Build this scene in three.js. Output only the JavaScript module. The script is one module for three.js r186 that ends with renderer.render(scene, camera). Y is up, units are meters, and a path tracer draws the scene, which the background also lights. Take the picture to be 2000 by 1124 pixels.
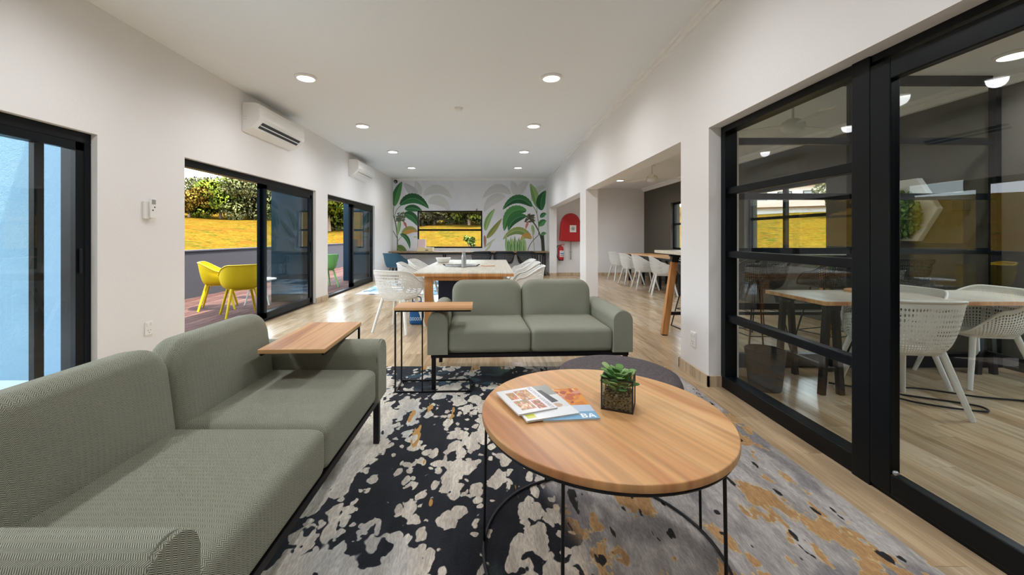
import * as THREE from 'three';
import { RoundedBoxGeometry } from 'three/addons/geometries/RoundedBoxGeometry.js';
import { mergeGeometries } from 'three/addons/utils/BufferGeometryUtils.js';
import { RectAreaLightUniformsLib } from 'three/addons/lights/RectAreaLightUniformsLib.js';

RectAreaLightUniformsLib.init();
// ---------------------------------------------------------------- camera, sky, sun, exposure
const scene = new THREE.Scene();
const camera = new THREE.PerspectiveCamera(2 * Math.atan(562 / 760) * 180 / Math.PI, 2000 / 1124, 0.05, 600);
camera.position.set(0, 1.25, 0);
camera.lookAt(0, 1.25, -10);
camera.setViewOffset(2000, 1124, 38, 100, 2000, 1124);          // shifted lens: verticals stay upright
const renderer = new THREE.WebGLRenderer();
renderer.toneMapping = THREE.LinearToneMapping;
renderer.toneMappingExposure = 1.23;
renderer.shadowMap.enabled = true;
{                                                               // clear pale sky
  const W = 64, H = 128, data = new Float32Array(W * H * 4);
  for (let r = 0; r < H; r++) {
    const up = Math.max(0, Math.sin(((r + 0.5) / H - 0.5) * Math.PI)), k = Math.pow(up, 0.55);
    for (let c = 0; c < W; c++) data.set([6.4 * (1 - k) + 4.2 * k, 6.8 * (1 - k) + 5.0 * k, 7.3 * (1 - k) + 6.2 * k, 1], (r * W + c) * 4);
  }
  const t = new THREE.DataTexture(data, W, H, THREE.RGBAFormat, THREE.FloatType);
  t.magFilter = t.minFilter = THREE.LinearFilter; t.mapping = THREE.EquirectangularReflectionMapping; t.needsUpdate = true;
  scene.background = t;
}
const sun = new THREE.DirectionalLight(new THREE.Color(1, 0.93, 0.82), 11);
sun.name = 'sun'; sun.position.set(12, 38, 6); sun.target.position.set(0, 0, 0);
sun.castShadow = true; sun.shadow.mapSize.set(4096, 4096);
Object.assign(sun.shadow.camera, { left: -60, right: 60, top: 60, bottom: -60, near: 1, far: 140 });
scene.add(sun, sun.target);
const LAMP = 6.3;                                               // candela-scale of one ceiling downlight
const ROOM_H = 3.17, SIDE_H = 2.78, XL = -3.3, XR = 1.8, XD = 4.85, D_END = 12.9, D_SIDE = 12.45, D_BACK = -2.2;

// ---------------------------------------------------------------- helpers
let seed = 7;
const rnd = () => { seed = (seed + 0x6d2b79f5) | 0; let t = Math.imul(seed ^ (seed >>> 15), 1 | seed); t = (t + Math.imul(t ^ (t >>> 7), 61 | t)) ^ t; return ((t ^ (t >>> 14)) >>> 0) / 4294967296; };
const R = (a, b) => a + (b - a) * rnd();
const V = (x, y, d) => new THREE.Vector3(x, y, -d);             // d = metres into the room
const lerp = THREE.MathUtils.lerp, clamp = THREE.MathUtils.clamp, sstep = (x, a, b) => THREE.MathUtils.smoothstep(x, a, b);
const taken = new Map();
const numbered = (n) => { const k = taken.get(n) ?? 0; taken.set(n, k + 1); return k ? n + '_' + String(k).padStart(3, '0') : n; };
function mesh(name, geo, mat, parent) {
  const m = new THREE.Mesh(Array.isArray(geo) ? join(geo) : geo, mat);
  m.name = parent ? name : numbered(name); m.castShadow = m.receiveShadow = true; (parent ?? scene).add(m); return m;
}
function join(list) {
  return mergeGeometries(list.map((g) => { let q = g.index ? g.toNonIndexed() : g; for (const k of Object.keys(q.attributes)) if (!['position', 'normal', 'uv'].includes(k)) q.deleteAttribute(k); q.morphAttributes = {}; return q; }));
}
function thing(name, label, category, [x, y, d] = [0, 0, 0], turn = 0, group) {
  const o = new THREE.Group(); o.name = numbered(name); o.position.set(x, y, -d); o.rotation.y = turn; scene.add(o);
  return tag(o, label, category, group);
}
function tag(o, label, category, group, kind) { o.userData.label = label; o.userData.category = category; if (group) o.userData.group = group; if (kind) o.userData.kind = kind; return o; }
function struct(name, geo, mat, label, category) { const m = mesh(name, geo, mat); tag(m, label, category); m.userData.kind = 'structure'; return m; }
function structGroup(name, label, category) { const o = new THREE.Group(); o.name = numbered(name); scene.add(o); tag(o, label, category); o.userData.kind = 'structure'; return o; }
function copy(src, [x, y, d], turn, label) {
  const c = src.clone(); c.name = numbered(src.name.replace(/_\d{3}$/, '')); c.userData = { ...src.userData, label }; c.position.set(x, y, -d); c.rotation.set(0, turn, 0); scene.add(c); return c;
}
function metricUV(g, s = 1, ox = 0, oy = 0) {                   // uv in metres / s, by the way each triangle faces
  g = g.index ? g.toNonIndexed() : g;
  const p = g.attributes.position, uv = new Float32Array(p.count * 2), a = new THREE.Vector3(), b = new THREE.Vector3(), c = new THREE.Vector3(), n = new THREE.Vector3();
  for (let i = 0; i < p.count; i += 3) {
    a.fromBufferAttribute(p, i); b.fromBufferAttribute(p, i + 1); c.fromBufferAttribute(p, i + 2);
    n.copy(b).sub(a).cross(c.clone().sub(a));
    const ax = Math.abs(n.x), ay = Math.abs(n.y), az = Math.abs(n.z);
    [a, b, c].forEach((v, k) => { const [u, w] = ay >= ax && ay >= az ? [v.x, -v.z] : ax >= az ? [v.z, v.y] : [v.x, v.y]; uv[(i + k) * 2] = u / s + ox; uv[(i + k) * 2 + 1] = w / s + oy; });
  }
  g.setAttribute('uv', new THREE.BufferAttribute(uv, 2)); return g;
}
// box from x0..x1, y0..y1, d0..d1 in room coordinates
const bx = (x0, x1, y0, y1, d0, d1, r = 0) => {
  const w = Math.abs(x1 - x0), h = Math.abs(y1 - y0), l = Math.abs(d1 - d0);
  const g = r ? new RoundedBoxGeometry(w, h, l, 2, Math.min(r, w / 2.01, h / 2.01, l / 2.01)) : new THREE.BoxGeometry(w, h, l);
  return metricUV(g.translate((x0 + x1) / 2, (y0 + y1) / 2, -(d0 + d1) / 2));
};
const paneX = (x, y0, y1, d0, d1) => new THREE.PlaneGeometry(d1 - d0, y1 - y0).rotateY(Math.PI / 2).translate(x, (y0 + y1) / 2, -(d0 + d1) / 2);
const paneZ = (x0, x1, y0, y1, d) => new THREE.PlaneGeometry(x1 - x0, y1 - y0).translate((x0 + x1) / 2, (y0 + y1) / 2, -d);
// box centred in local axes
const lb = (w, h, l, x, y, z, r = 0) => metricUV((r ? new RoundedBoxGeometry(w, h, l, 2, Math.min(r, w / 2.01, h / 2.01, l / 2.01)) : new THREE.BoxGeometry(w, h, l)).translate(x, y, z));
const v3 = (a) => (a.isVector3 ? a : new THREE.Vector3(...a));
function rod(a, b, r0, r1 = r0, seg = 10) {
  a = v3(a); b = v3(b); const L = a.distanceTo(b), g = new THREE.CylinderGeometry(r1, r0, L, seg);
  g.translate(0, L / 2, 0).applyQuaternion(new THREE.Quaternion().setFromUnitVectors(new THREE.Vector3(0, 1, 0), b.clone().sub(a).normalize())); return g.translate(a.x, a.y, a.z);
}
function bar(a, b, w, h = w) {
  a = v3(a); b = v3(b); const L = a.distanceTo(b), g = new THREE.BoxGeometry(w, L, h);
  g.translate(0, L / 2, 0).applyQuaternion(new THREE.Quaternion().setFromUnitVectors(new THREE.Vector3(0, 1, 0), b.clone().sub(a).normalize())); return metricUV(g.translate(a.x, a.y, a.z));
}
const tube = (pts, r, n = 40, seg = 8, closed = false) => new THREE.TubeGeometry(new THREE.CatmullRomCurve3(pts.map(v3), closed), n, r, seg, closed);
// soft cushion in the x-y plane, thickness along z
function cushion(w, h, t, rTop, rBot, edge, puff) {
  const N = 22, per = [], pts = [];
  const sh = new THREE.Shape(), a = w / 2, b = h / 2;
  sh.moveTo(-a + rBot, -b); sh.lineTo(a - rBot, -b); sh.absarc(a - rBot, -b + rBot, rBot, -Math.PI / 2, 0); sh.lineTo(a, b - rTop); sh.absarc(a - rTop, b - rTop, rTop, 0, Math.PI / 2);
  sh.lineTo(-a + rTop, b); sh.absarc(-a + rTop, b - rTop, rTop, Math.PI / 2, Math.PI); sh.lineTo(-a, -b + rBot); sh.absarc(-a + rBot, -b + rBot, rBot, Math.PI, 1.5 * Math.PI);
  const loop = sh.getSpacedPoints(96).slice(0, -1), n = loop.length, half = Math.min(a, b), pos = [], idx = [];
  const rings = [];
  for (let k = 0; k <= 8; k++) { const th = (k / 8) * Math.PI / 2; rings.push([1 - (edge * (1 - Math.cos(th))) / half, t / 2 - edge + edge * Math.sin(th)]); }
  const s0 = 1 - edge / half;
  for (let k = 1; k <= 6; k++) { const q = 1 - k / 6.0, s = s0 * Math.max(q, 0.02); rings.push([s, t / 2 + puff * (1 - (s / s0) ** 2)]); }
  const all = [...rings.slice().reverse().map(([s, z]) => [s, -z]), ...rings];
  for (const [s, z] of all) for (const p of loop) pos.push(p.x * s, p.y * s, z);
  for (let k = 0; k < all.length - 1; k++) for (let i = 0; i < n; i++) { const j = (i + 1) % n, A = k * n + i, B = k * n + j, C = A + n, D = B + n; idx.push(A, B, D, A, D, C); }
  const c0 = pos.length / 3; pos.push(0, 0, -t / 2 - puff, 0, 0, t / 2 + puff);
  for (let i = 0; i < n; i++) { const j = (i + 1) % n, L = (all.length - 1) * n; idx.push(c0, j, i, c0 + 1, L + i, L + j); }
  const g = new THREE.BufferGeometry(); g.setAttribute('position', new THREE.Float32BufferAttribute(pos, 3)); g.setIndex(idx); g.computeVertexNormals(); return g;
}

// ---------------------------------------------------------------- procedural textures
const HT = new Float32Array(65536); for (let i = 0; i < 65536; i++) HT[i] = rnd();
const hash = (x, y) => HT[((x & 255) << 8) | (y & 255)];
function vn(x, y) { const ix = Math.floor(x), iy = Math.floor(y); let fx = x - ix, fy = y - iy; fx = fx * fx * (3 - 2 * fx); fy = fy * fy * (3 - 2 * fy); return lerp(lerp(hash(ix, iy), hash(ix + 1, iy), fx), lerp(hash(ix, iy + 1), hash(ix + 1, iy + 1), fx), fy); }
function fbm(x, y, o = 4) { let s = 0, a = 0.5, n = 0; for (let i = 0; i < o; i++) { s += a * vn(x, y); n += a; a *= 0.5; x = x * 2 + 17.3; y = y * 2 + 9.1; } return s / n; }
function dataTex(w, h, f, color = true) {
  const d = new Uint8Array(w * h * 4);
  for (let y = 0; y < h; y++) for (let x = 0; x < w; x++) { const c = f(x / w, y / h, x, y), i = (y * w + x) * 4; if (c.length) { d[i] = clamp(c[0], 0, 255); d[i + 1] = clamp(c[1], 0, 255); d[i + 2] = clamp(c[2], 0, 255); } else d[i] = d[i + 1] = d[i + 2] = clamp(c * 255, 0, 255); d[i + 3] = 255; }
  const t = new THREE.DataTexture(d, w, h); t.wrapS = t.wrapT = THREE.RepeatWrapping; t.magFilter = THREE.LinearFilter; t.minFilter = THREE.LinearMipmapLinearFilter; t.generateMipmaps = true; if (color) t.colorSpace = THREE.SRGBColorSpace; t.needsUpdate = true; return t;
}
dataTex.scalar = (w, h, f) => dataTex(w, h, (u, v, x, y) => { const k = clamp(f(u, v, x, y) * 255, 0, 255); return [k, k, k]; }, false);
function canvasTex(w, h, draw) { const c = document.createElement('canvas'); c.width = w; c.height = h; draw(c.getContext('2d'), w, h); const t = new THREE.CanvasTexture(c); t.colorSpace = THREE.SRGBColorSpace; t.wrapS = t.wrapT = THREE.RepeatWrapping; return t; }
const mix3 = (a, b, k) => [lerp(a[0], b[0], k), lerp(a[1], b[1], k), lerp(a[2], b[2], k)];
// wood: grain runs along v
function wood(cols, fx, fy, size = 768) {
  return dataTex(size, size, (u, v) => {
    const warp = fbm(u * 6, v * 2, 3) * 0.8, a = fbm(u * fx + warp, v * fy, 4), b = fbm(u * fx * 6 + 40, v * fy * 1.5, 3), c = sstep(fbm(u * fx * 0.6 + 9, v * fy * 0.6 + 3, 3), 0.3, 0.72);
    let col = mix3(cols[0], cols[1], c); col = mix3(col, cols[2], sstep(a, 0.52, 0.78) * 0.75); const g = 1 + (b - 0.5) * 0.22; return [col[0] * g, col[1] * g, col[2] * g];
  });
}
const T = {};
T.floor = wood([[208, 188, 158], [196, 174, 143], [174, 151, 121]], 26, 3);
T.table = wood([[228, 184, 130], [212, 160, 106], [176, 114, 70]], 9, 0.8);
T.ply = wood([[206, 150, 92], [196, 138, 80], [170, 112, 60]], 18, 2);
T.pale = wood([[216, 209, 193], [212, 204, 187], [206, 197, 180]], 18, 2, 512);
T.deck = wood([[128, 96, 84], [108, 80, 72], [86, 64, 60]], 20, 2, 512);
T.plaster = dataTex.scalar(512, 512, (u, v, x, y) => fbm(x / 9, y / 9, 4));
T.rough = dataTex.scalar(512, 512, (u, v, x, y) => fbm(x / 3, y / 3, 3) * 0.6 + fbm(x / 14, y / 14, 3) * 0.4);
// herringbone weave, 8 cm to a tile
const herring = (x, y) => { const col = Math.floor(x / 32), s = col % 2 ? y + (x % 32) * 0.75 : y - (x % 32) * 0.75, k = ((s % 16) + 16) % 16; return 0.5 + 0.5 * Math.cos((k / 16) * Math.PI * 2); };
T.fabric = dataTex(512, 512, (u, v, x, y) => { const h = sstep(herring(x, y), 0.15, 0.75), n = fbm(x / 5, y / 5, 2); return mix3([95, 99, 86], [207, 207, 186], h * (0.7 + 0.3 * n)); });
T.fabricBump = dataTex.scalar(512, 512, (u, v, x, y) => herring(x, y));
T.felt = dataTex(256, 256, (u, v, x, y) => { const n = fbm(x / 3, y / 3, 3); return mix3([70, 62, 64], [104, 95, 96], n); });
// rug: 2.96 m across, 3.4 m deep; u across, v away from the camera
const RUG = { x0: -1.3, x1: 1.66, d0: 0.31, d1: 3.71 };
{
  const W = 1480, H = 1700, spots = (X, D) => {                 // rounded light flecks, longer along the rug
    let best = 9; const cx = 0.052, cy = 0.075, ix = Math.floor(X / cx), iy = Math.floor(D / cy);
    for (let j = -1; j <= 1; j++) for (let i = -1; i <= 1; i++) {
      const a = ix + i, b = iy + j, p = hash(a + 31, b + 7);
      if (p < 0.3) continue;
      const px = (a + 0.2 + 0.6 * hash(a, b)) * cx, py = (b + 0.2 + 0.6 * hash(a + 91, b + 13)) * cy, rr = 0.014 + 0.034 * hash(a + 5, b + 77) ** 2, q = Math.hypot((X - px) / rr, (D - py) / (rr * 1.45)); if (q < best) best = q;
    }
    return best;
  };
  T.rug = dataTex(W, H, (u, v, px, py) => {
    const X = RUG.x0 + u * 2.96, D = RUG.d0 + v * 3.4, wob = fbm(X * 18, D * 18, 3) - 0.5, fib = fbm(px / 2.2, py / 9, 2), streak = fbm(X * 26 + 5, D * 5, 3);
    const right = sstep(X + (fbm(X * 3 + 4, D * 1.6, 3) - 0.5) * 0.9 + 0.10 * (D - 1.6), 0.22, 0.5);
    const sp = Math.max(0, 1.35 - spots(X + wob * 0.05, D + wob * 0.08)), low = fbm(X * 2.3 + 3.1, D * 1.5 + 8.2, 3) * 0.4 + fbm(X * 5.5 + 61, D * 3.4 + 23, 3) * 0.38 + fbm(X * 14 + 1, D * 8 + 3, 3) * 0.22 + (D > 2.5 ? (D - 2.5) * 0.11 : 0);
    const dark = 1 - sstep(0.5 - low + Math.min(sp, 0.8) * 0.17 + wob * 0.06, 0.0, 0.01);
    let cream = mix3([218, 209, 194], [196, 186, 172], sstep(streak, 0.35, 0.7)); cream = mix3(cream, [160, 172, 184], sstep(fbm(X * 2 + 1, D * 2 + 30, 2), 0.66, 0.85) * 0.3);
    let navy = mix3([20, 20, 24], [34, 38, 48], streak); navy = mix3(navy, [52, 78, 92], sstep(fbm(X * 5 + 50, D * 7, 3), 0.55, 0.66) * sstep(D, 2.9, 3.3));  // bluish patches at the far end: sky reflection painted into the pile colour
    navy = mix3(navy, [78, 100, 88], sstep(fbm(X * 2.2 + 70, D * 1.9 + 4, 3), 0.55, 0.6) * sstep(X, -0.1, 0.15));
    let left = mix3(cream, navy, dark);
    left = mix3(left, [190, 142, 78], sstep(fbm(X * 11 + 20, D * 3 + 61, 4), 0.775, 0.785));
    let grey = mix3([158, 151, 147], [186, 180, 175], sstep(streak, 0.3, 0.7)); grey = mix3(grey, [120, 116, 118], sstep(fbm(X * 5 + 2, D * 2.4 + 90, 4), 0.5, 0.62) * 0.7);
    const och = fbm(X * 4.2 + 33 + wob * 0.5, D * 1.9 + 12 + wob * 0.5, 4) * 0.66 + fbm(X * 22 + 3, D * 8 + 12, 4) * 0.34; grey = mix3(grey, mix3([194, 154, 104], [170, 130, 86], streak), sstep(och, 0.552, 0.56)); grey = mix3(grey, [206, 176, 120], sstep(och, 0.543, 0.549) * (1 - sstep(och, 0.552, 0.558)));
    grey = mix3(grey, [30, 28, 28], sstep(fbm(X * 24 + 3, D * 8 + 41, 4) * 0.75 + fbm(X * 5 + 8, D * 4, 2) * 0.25, 0.655, 0.668));
    const c = mix3(left, grey, right), g = 0.86 + 0.28 * fib; return [c[0] * g, c[1] * g, c[2] * g];
  });
  T.rugBump = dataTex.scalar(512, 512, (u, v, x, y) => fbm(x / 2.5, y / 5, 3));
}
const rep = (t, a, b = a) => { const c = t.clone(); c.repeat.set(a, b); c.needsUpdate = true; return c; };
const std = (o) => new THREE.MeshStandardMaterial(o), phy = (o) => new THREE.MeshPhysicalMaterial(o);
const M = {
  white: std({ color: '#eeecea', roughness: 0.85, bumpMap: T.plaster, bumpScale: 0.0006 }),
  ceiling: std({ color: '#eef0f1', roughness: 0.9 }),
  trim: std({ color: '#f3f1ed', roughness: 0.6 }),
  charcoal: std({ color: '#55524a', roughness: 0.8, bumpMap: T.plaster, bumpScale: 0.0006 }),
  skirting: std({ map: rep(T.floor, 1), color: '#ffffff', roughness: 0.5 }),
  frame: phy({ color: '#070d12', roughness: 0.36, specularIntensity: 0.4 }),
  black: std({ color: '#141414', roughness: 0.45 }),
  blackMetal: std({ color: '#17171a', roughness: 0.4, metalness: 0.4 }),
  rubber: std({ color: '#101010', roughness: 0.8 }),
  glass: phy({ color: '#eef3f1', transmission: 1, roughness: 0.0, thickness: 0, ior: 1.5, specularIntensity: 0.7 }),
  glassTint: phy({ color: '#e6eae6', transmission: 1, roughness: 0.0, thickness: 0, ior: 1.5 }),
  fabric: std({ map: T.fabric, roughness: 0.95, bumpMap: T.fabricBump, bumpScale: 0.0012 }),
  felt: std({ map: T.felt, roughness: 1 }),
  rug: std({ map: T.rug, roughness: 1, bumpMap: rep(T.rugBump, 6, 7), bumpScale: 0.004 }),
  rugEdge: std({ color: '#5b5756', roughness: 1 }),
  table: std({ map: T.table, roughness: 0.38 }),
  ply: std({ map: T.ply, roughness: 0.5 }),
  pale: std({ map: T.pale, roughness: 0.33 }),
  plastic: std({ color: '#e9e9e4', roughness: 0.45 }),
  gloss: std({ color: '#f4f3f0', roughness: 0.22 }),
  grey: std({ color: '#9d9d99', roughness: 0.6 }),
  steel: std({ color: '#a5a7a8', roughness: 0.35, metalness: 0.8 }),
  yellow: std({ color: '#dcbc00', roughness: 0.5 }),
  green: std({ color: '#7fc069', roughness: 0.5 }),
  teal: std({ color: '#234654', roughness: 0.5 }),
  red: std({ color: '#b3161d', roughness: 0.55 }),
  navy: phy({ color: '#08222f', roughness: 0.7, specularIntensity: 0.4, bumpMap: T.rough, bumpScale: 0.002 }),
  sky: std({ color: '#668496', roughness: 0.7, bumpMap: rep(T.rough, 1.5), bumpScale: 0.006 }),  // lightened stand-in for the navy fins: daylight and glass haze painted into the colour
  parapet: phy({ color: '#454448', roughness: 0.95, specularIntensity: 0.3, bumpMap: T.plaster, bumpScale: 0.002 }),
  deck: [0, 1, 2].map((k) => phy({ map: T.deck, color: ['#d0c8c4', '#c0b6b2', '#b2a8a4'][k], roughness: 0.85, specularIntensity: 0.3 })),
  plank: ['#ffffff', '#f4eee6', '#e9e0d4', '#faf3ea'].map((c) => std({ map: T.floor, color: c, roughness: 0.22 })),
  joint: std({ color: '#6f5a42', roughness: 0.9 }),
  lampGlow: std({ color: '#ffffff', emissive: '#ffffff', emissiveIntensity: 5, roughness: 0.5 }),
};

// ---------------------------------------------------------------- structure
{ // floor: individual vinyl planks over a sub-floor
  const f = structGroup('floor', 'light oak plank floor running through both rooms', 'floor');
  mesh('subfloor', bx(XL - 0.25, XD, -0.12, -0.004, D_BACK, D_END), M.joint, f);
  const pw = 0.182, pl = 1.22, geos = []; for (let k = 0; k < 10; k++) geos.push(metricUV(new THREE.BoxGeometry(pw - 0.0016, 0.006, pl - 0.0016), 1.2, k * 0.137, k * 0.271));
  const list = [], rest = [];
  for (let i = 0, x = XL + pw / 2; x < XD; x += pw, i++) for (let j = 0, d = D_BACK + pl / 2 - ((i * 0.37) % 1) * pl; d < D_END + pl / 2; d += pl, j++) {
    const hidden = x > RUG.x0 + 0.1 && x < RUG.x1 - 0.1 && d > 0.95 && d < 3.1, seen = d > 0.9 && (x / d) < 1.45 && (x / d) > -1.35 && !hidden;
    list.push({ x, d, k: (i * 7 + j * 3) % 10, m: (i * 5 + j * 11 + (i * j) % 3) % 4, seen });
  }
  list.sort((a, b) => (b.seen - a.seen) || a.d - b.d);
  list.forEach((p, n) => {
    const z0 = Math.max(p.d - pl / 2, D_BACK), z1 = Math.min(p.d + pl / 2, D_END);
    if (n < 300 && p.seen) { const m = mesh('plank', geos[p.k], M.plank[p.m], f); m.position.set(p.x, -0.003, -p.d); } else rest.push(p);
  });
  for (let m = 0; m < 4; m++) { const g = rest.filter((p) => p.m === m).map((p) => geos[p.k].clone().translate(p.x, -0.003, -p.d)); const o = mesh('plank_field', g, M.plank[m], f); o.userData.kind = 'stuff'; }
}
struct('ceiling', bx(XL - 0.25, XR + 0.23, ROOM_H, ROOM_H + 0.2, D_BACK - 0.2, D_END + 0.25), M.ceiling, 'white plastered ceiling of the lounge with downlights', 'ceiling');
struct('ceiling', bx(XR + 0.23, XD + 0.9, SIDE_H, SIDE_H + 0.2, D_BACK - 0.2, D_SIDE + 0.25), M.ceiling, 'lower white ceiling of the side rooms with fans', 'ceiling');  // runs on past the charcoal wall as an added, unseen eave against the sun
struct('wall_left', [
  bx(XL - 0.25, XL, 0, ROOM_H, D_BACK, 0.1), bx(XL - 0.25, XL, 0, 2.1, 3.25, 4.17), bx(XL - 0.25, XL, 0, 2.1, 7.27, 7.79), bx(XL - 0.25, XL, 0, 2.1, 10.9, D_END), bx(XL - 0.25, XL, 2.1, ROOM_H, 0.1, D_END),
], M.white, 'white wall with three sliding doors and two air conditioners', 'wall');
struct('wall_right', [
  bx(XR, XR + 0.23, 2.155, ROOM_H, D_BACK, D_END), bx(XR, XR + 0.23, 0, 2.155, 12.3, D_END), bx(XR, XR + 0.23, 0, 2.155, 7.5, 8.0), bx(XR, XR + 0.25, 0, 2.155, 3.24, 3.72), bx(XR, XR + 0.23, 0, 2.155, D_BACK, -1.0),
], M.white, 'white wall with open doorways and pillars beside the glazed office', 'wall');
struct('wall_front', bx(XL - 0.25, XD + 0.25, 0, ROOM_H, D_BACK - 0.2, D_BACK), M.white, 'white wall behind the viewer closing the lounge', 'wall');
const WIN = { x0: -2.49, x1: -0.34, y0: 0.86, y1: 2.1 };
struct('wall_back', [
  bx(XL - 0.25, WIN.x0, 0, ROOM_H, D_END, D_END + 0.25), bx(WIN.x1, XR + 0.23, 0, ROOM_H, D_END, D_END + 0.25), bx(WIN.x0, WIN.x1, 0, WIN.y0, D_END, D_END + 0.25), bx(WIN.x0, WIN.x1, WIN.y1, ROOM_H, D_END, D_END + 0.25),
], M.white, 'end wall carrying the leaf mural around a wide window', 'wall');
struct('wall_side_back', bx(XR + 0.23, XD + 0.25, 0, SIDE_H, D_SIDE, D_SIDE + 0.25), M.white, 'white end wall of the side room with the red hose cover', 'wall');
const sideWins = [[9.2, 10.6, 0.9, 2.16], [5.66, 7.5, 0.95, 2.1], [2.1, 3.45, 0.3, 1.9]];
{
  const g = []; let at = D_BACK;
  for (const [a, b, y0, y1] of sideWins.slice().reverse()) { g.push(bx(XD, XD + 0.25, 0, SIDE_H, at, a), bx(XD, XD + 0.25, 0, y0, a, b), bx(XD, XD + 0.25, y1, SIDE_H, a, b)); at = b; }
  g.push(bx(XD, XD + 0.25, 0, SIDE_H, at, D_SIDE));
  struct('wall_side', g, M.charcoal, 'charcoal painted wall with windows and the hexagonal planter', 'wall');
}
// skirtings and cornices
struct('baseboard_left', [bx(XL, XL + 0.015, 0, 0.09, 3.25, 4.17), bx(XL, XL + 0.015, 0, 0.09, 7.27, 7.79), bx(XL, XL + 0.015, 0, 0.09, 10.9, D_END)], M.skirting, 'oak skirting along the wall with sliding doors', 'skirting');
struct('baseboard_right', [
  bx(XR - 0.015, XR, 0, 0.09, 3.225, 3.735), bx(XR - 0.015, XR + 0.1, 0, 0.09, 3.225, 3.24), bx(XR - 0.015, XR + 0.25, 0, 0.09, 3.72, 3.735), bx(XR - 0.015, XR, 0, 0.09, 7.485, 8.0), bx(XR - 0.015, XR + 0.245, 0, 0.09, 7.485, 7.5), bx(XR - 0.015, XR, 0, 0.09, 12.285, D_END), bx(XR - 0.015, XR + 0.23, 0, 0.09, 12.285, 12.3),
], M.skirting, 'oak skirting around the white pillars of the open doorways', 'skirting');
struct('baseboard_back', bx(XR + 0.23, XD, 0, 0.09, D_SIDE - 0.015, D_SIDE), M.skirting, 'oak skirting under the hose cover on the far white wall', 'skirting');
struct('trim_1', [bx(XR - 0.05, XR, ROOM_H - 0.03, ROOM_H, D_BACK, D_END), bx(XR - 0.02, XR, ROOM_H - 0.07, ROOM_H - 0.03, D_BACK, D_END)], M.trim, 'slim white cornice along the wall above the doorways', 'cornice');
struct('trim_2', bx(XL, XR - 0.05, ROOM_H - 0.07, ROOM_H, D_END - 0.04, D_END), M.trim, 'slim white cornice above the leaf mural', 'cornice');
struct('trim_3', [bx(XD - 0.09, XD, SIDE_H - 0.05, SIDE_H, D_BACK, D_SIDE), bx(XD - 0.05, XD, SIDE_H - 0.11, SIDE_H - 0.05, D_BACK, D_SIDE)], M.trim, 'white cornice along the top of the charcoal wall', 'cornice');

// ---------------------------------------------------------------- sliding doors on the left
function slidingDoor(n, d0, d1, openHalf, stiles, label) {
  const g = structGroup('door_' + n, label, 'sliding door'), X0 = XL - 0.15, X1 = XL - 0.05, H = 2.1;
  mesh('frame_head', bx(X0, X1, H - 0.085, H, d0, d1, 0.006), M.frame, g); mesh('sill_track', bx(X0, X1, 0, 0.035, d0, d1, 0.004), M.frame, g);
  mesh('jamb', bx(XL - 0.25, X1, 0.035, H - 0.085, d0, d0 + 0.055, 0.006), M.frame, g); mesh('jamb', bx(XL - 0.25, X1, 0.035, H - 0.085, d1 - 0.055, d1, 0.006), M.frame, g);
  for (const [a, b, x] of stiles) {
    const leaf = mesh('leaf_frame', [bx(x - 0.02, x + 0.02, 0.035, H - 0.085, a, a + 0.065), bx(x - 0.02, x + 0.02, 0.035, H - 0.085, b - 0.065, b), bx(x - 0.02, x + 0.02, 0.035, 0.12, a, b), bx(x - 0.02, x + 0.02, H - 0.15, H - 0.085, a, b)], M.frame, g);
    mesh('pane', paneX(x, 0.12, H - 0.15, a + 0.065, b - 0.065), M.glass, leaf);
  }
  const h = stiles[stiles.length - 1]; mesh('pull_handle', bx(h[2] + 0.02, h[2] + 0.035, 0.95, 1.15, h[1] - 0.045, h[1] - 0.025, 0.004), M.blackMetal, g);
}
slidingDoor(1, 0.1, 3.25, false, [[0.155, 2.95, XL - 0.12], [1.6, 3.195, XL - 0.075]], 'dark aluminium sliding door beside the wall thermostat with hazy blue view');
slidingDoor(2, 4.17, 7.27, true, [[5.68, 7.2, XL - 0.12], [5.72, 7.215, XL - 0.075]], 'dark aluminium sliding door standing open onto the yellow chairs');
slidingDoor(3, 7.79, 10.9, true, [[9.3, 10.83, XL - 0.12], [9.34, 10.845, XL - 0.075]], 'dark aluminium sliding door nearest the mural with a green chair outside');

// ---------------------------------------------------------------- glazing on the right
{
  const g = structGroup('window_1', 'black framed fixed glazing with three crossbars beside the office door', 'window'), X0 = XR + 0.1, X1 = XR + 0.2, a = 2.02, b = 3.24;
  mesh('frame_head', bx(X0, X1, 2.105, 2.155, a, b, 0.004), M.frame, g); mesh('frame_sill', bx(X0, X1, 0, 0.1, a, b, 0.004), M.frame, g);
  mesh('frame_post', bx(X0, X1, 0.1, 2.105, b - 0.06, b, 0.004), M.frame, g); mesh('frame_post', bx(X0 - 0.01, X1, 0, 2.155, a - 0.07, a + 0.03, 0.004), M.frame, g);
  for (const y of [0.58, 1.105, 1.62]) mesh('crossbar', bx(X0 + 0.02, X1 - 0.02, y - 0.027, y + 0.027, a + 0.03, b - 0.06, 0.004), M.frame, g);
  const ys = [0.1, 0.58, 1.105, 1.62, 2.105];
  for (let k = 0; k < 4; k++) mesh('pane', paneX(X0 + 0.05, ys[k] + (k ? 0.027 : 0), ys[k + 1] - (k < 3 ? 0.027 : 0), a + 0.03, b - 0.06), M.glassTint, g);
}
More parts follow.
